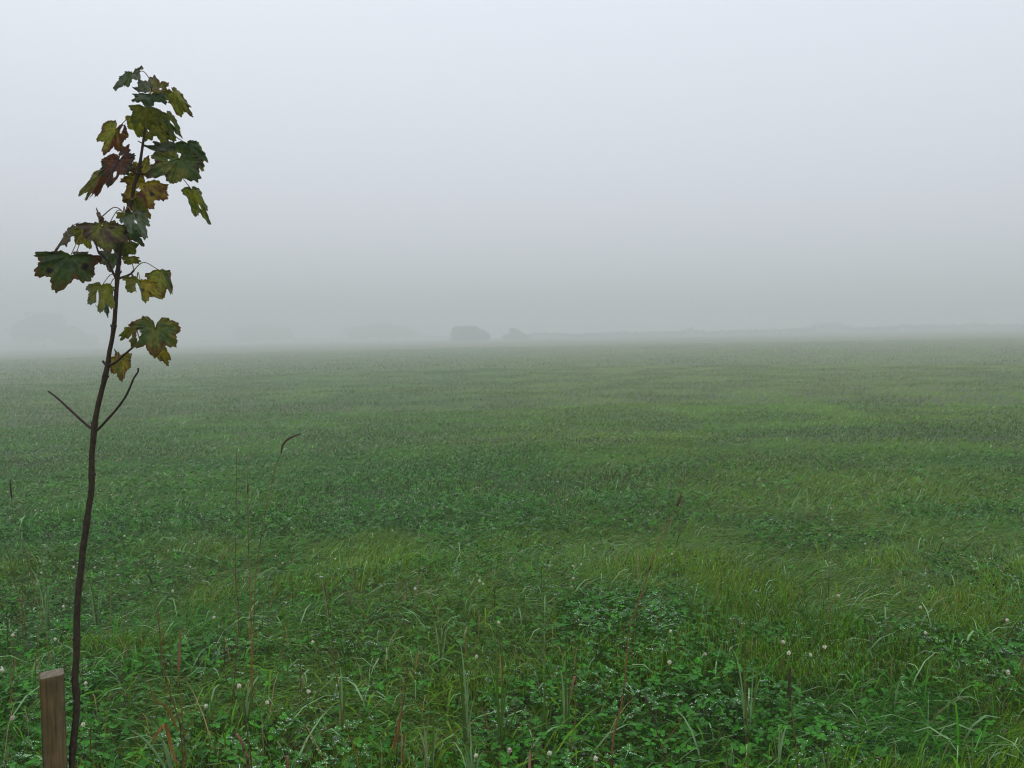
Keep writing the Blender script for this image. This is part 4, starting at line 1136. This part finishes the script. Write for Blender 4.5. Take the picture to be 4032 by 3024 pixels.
def hedge(px0, px1, Y0, Y1, hfun, n, label, seed, c=FG, size=.30, depth=1.8):
    a = at(px0, 1330, Y0); b = at(px1, 1330, Y1)
    mid = (a + b) / 2; g0 = gz(mid.x, mid.y)
    th = thing('hedge', (mid.x, mid.y, g0), label, 'hedge')
    r = np.random.default_rng(seed)
    u = r.random(n)
    x = a.x + (b.x - a.x) * u; y = a.y + (b.y - a.y) * u + r.normal(0, depth * .45, n)
    px = px0 + (px1 - px0) * u
    H = hfun(px) * (0.8 + 0.4 * vnoise(x * 1.1, y * 0 + seed)) * (0.85 + 0.3 * vnoise(x * 3.3, y * 0 + seed + 5))
    zz = zf(x, y) + H * r.random(n) ** 0.7
    P = np.stack([x - mid.x, y - mid.y, zz - g0], 1)
    e1 = r.normal(size=(n, 3)); e1 /= np.linalg.norm(e1, axis=1)[:, None]
    e2 = np.cross(e1, r.normal(size=(n, 3))); e2 /= np.linalg.norm(e2, axis=1)[:, None]
    s = (size * (0.5 + r.random(n)))[:, None]
    V = np.stack([P - e1 * s, P + e2 * s * .6, P + e1 * s, P - e2 * s * .6], 1).reshape(-1, 3)
    T = (np.array([(0, 1, 2), (0, 2, 3)])[None] + (np.arange(n) * 4)[:, None, None]).reshape(-1, 3)
    C = np.repeat(np.array(c)[None] * (0.6 + 0.8 * r.random((n, 1))), 4, axis=0)
    obj('foliage', mesh_np('foliage', V, T, C, smooth=False), M_FAR, th)
    # woody stems inside
    SVv, STt = [], []
    k = int(abs(b.x - a.x) / 0.9)
    for q in range(k):
        f = (q + r.random()) / k
        xx = a.x + (b.x - a.x) * f; yy = a.y + (b.y - a.y) * f
        z0 = gz(xx, yy); hh = float(hfun(px0 + (px1 - px0) * f)) * .8
        v, t = tube_arrays([(xx - mid.x, yy - mid.y, z0 - g0 - .1), (xx - mid.x + r.normal(0, .15), yy - mid.y, z0 - g0 + hh)], [.04, .015], 5)
        o_ = len(SVv); SVv += v; STt += [tuple(i + o_ for i in tt) for tt in t]
    s_ = obj('woody_stems', mesh_np('woody_stems', SVv, STt), M_TRUNK, th); s_['kind'] = 'stuff'
    return th
def h_right(px):
    px = np.asarray(px, float)
    h = 2.7 + 0 * px
    for c0, wd, hh in ((2740, 30, .7), (2130, 60, .5), (3290, 75, 1.5), (3330, 30, .4), (3560, 60, .35), (3680, 80, .45), (3850, 40, .55), (2400, 80, .15), (2470, 30, .3)):
        h = h + 1.8 * hh * np.exp(-((px - c0) / wd) ** 2)
    return h
hedge(2080, 4400, 455, 435, h_right, 18000, 'long low hedge along the crest with a few humps', 51)
hedge(-700, 1760, 620, 560, lambda px: 3.2 + 1.2 * np.sin(np.asarray(px) / 140.0) ** 2, 12000, 'far hedge fading out between the faint trees', 52, size=.35)

# ------------------------------------------------------------------ fog
def box(name, x0, x1, y0, y1, z0, z1):
    V = [(x, y, z) for z in (z0, z1) for y in (y0, y1) for x in (x0, x1)]
    F = [(0, 2, 3, 1), (4, 5, 7, 6), (0, 1, 5, 4), (2, 6, 7, 3), (0, 4, 6, 2), (1, 3, 7, 5)]
    me = bpy.data.meshes.new(name); me.from_pydata(V, [], F); me.update()
    return me
m, t, o = new_mat('fog')
pv = t.nodes.new('ShaderNodeVolumePrincipled')
pv.inputs['Color'].default_value = (0.845, 0.848, 0.852, 1)
pv.inputs['Density'].default_value = 0.0048
pv.inputs['Anisotropy'].default_value = 0.0
t.links.new(pv.outputs[0], o.inputs['Volume'])
hz = obj('haze', box('haze', -620, 620, -50, 840, -9.0, 29.0), m)
tag(hz, 'pale even fog lying over the whole meadow', 'fog', kind='stuff')
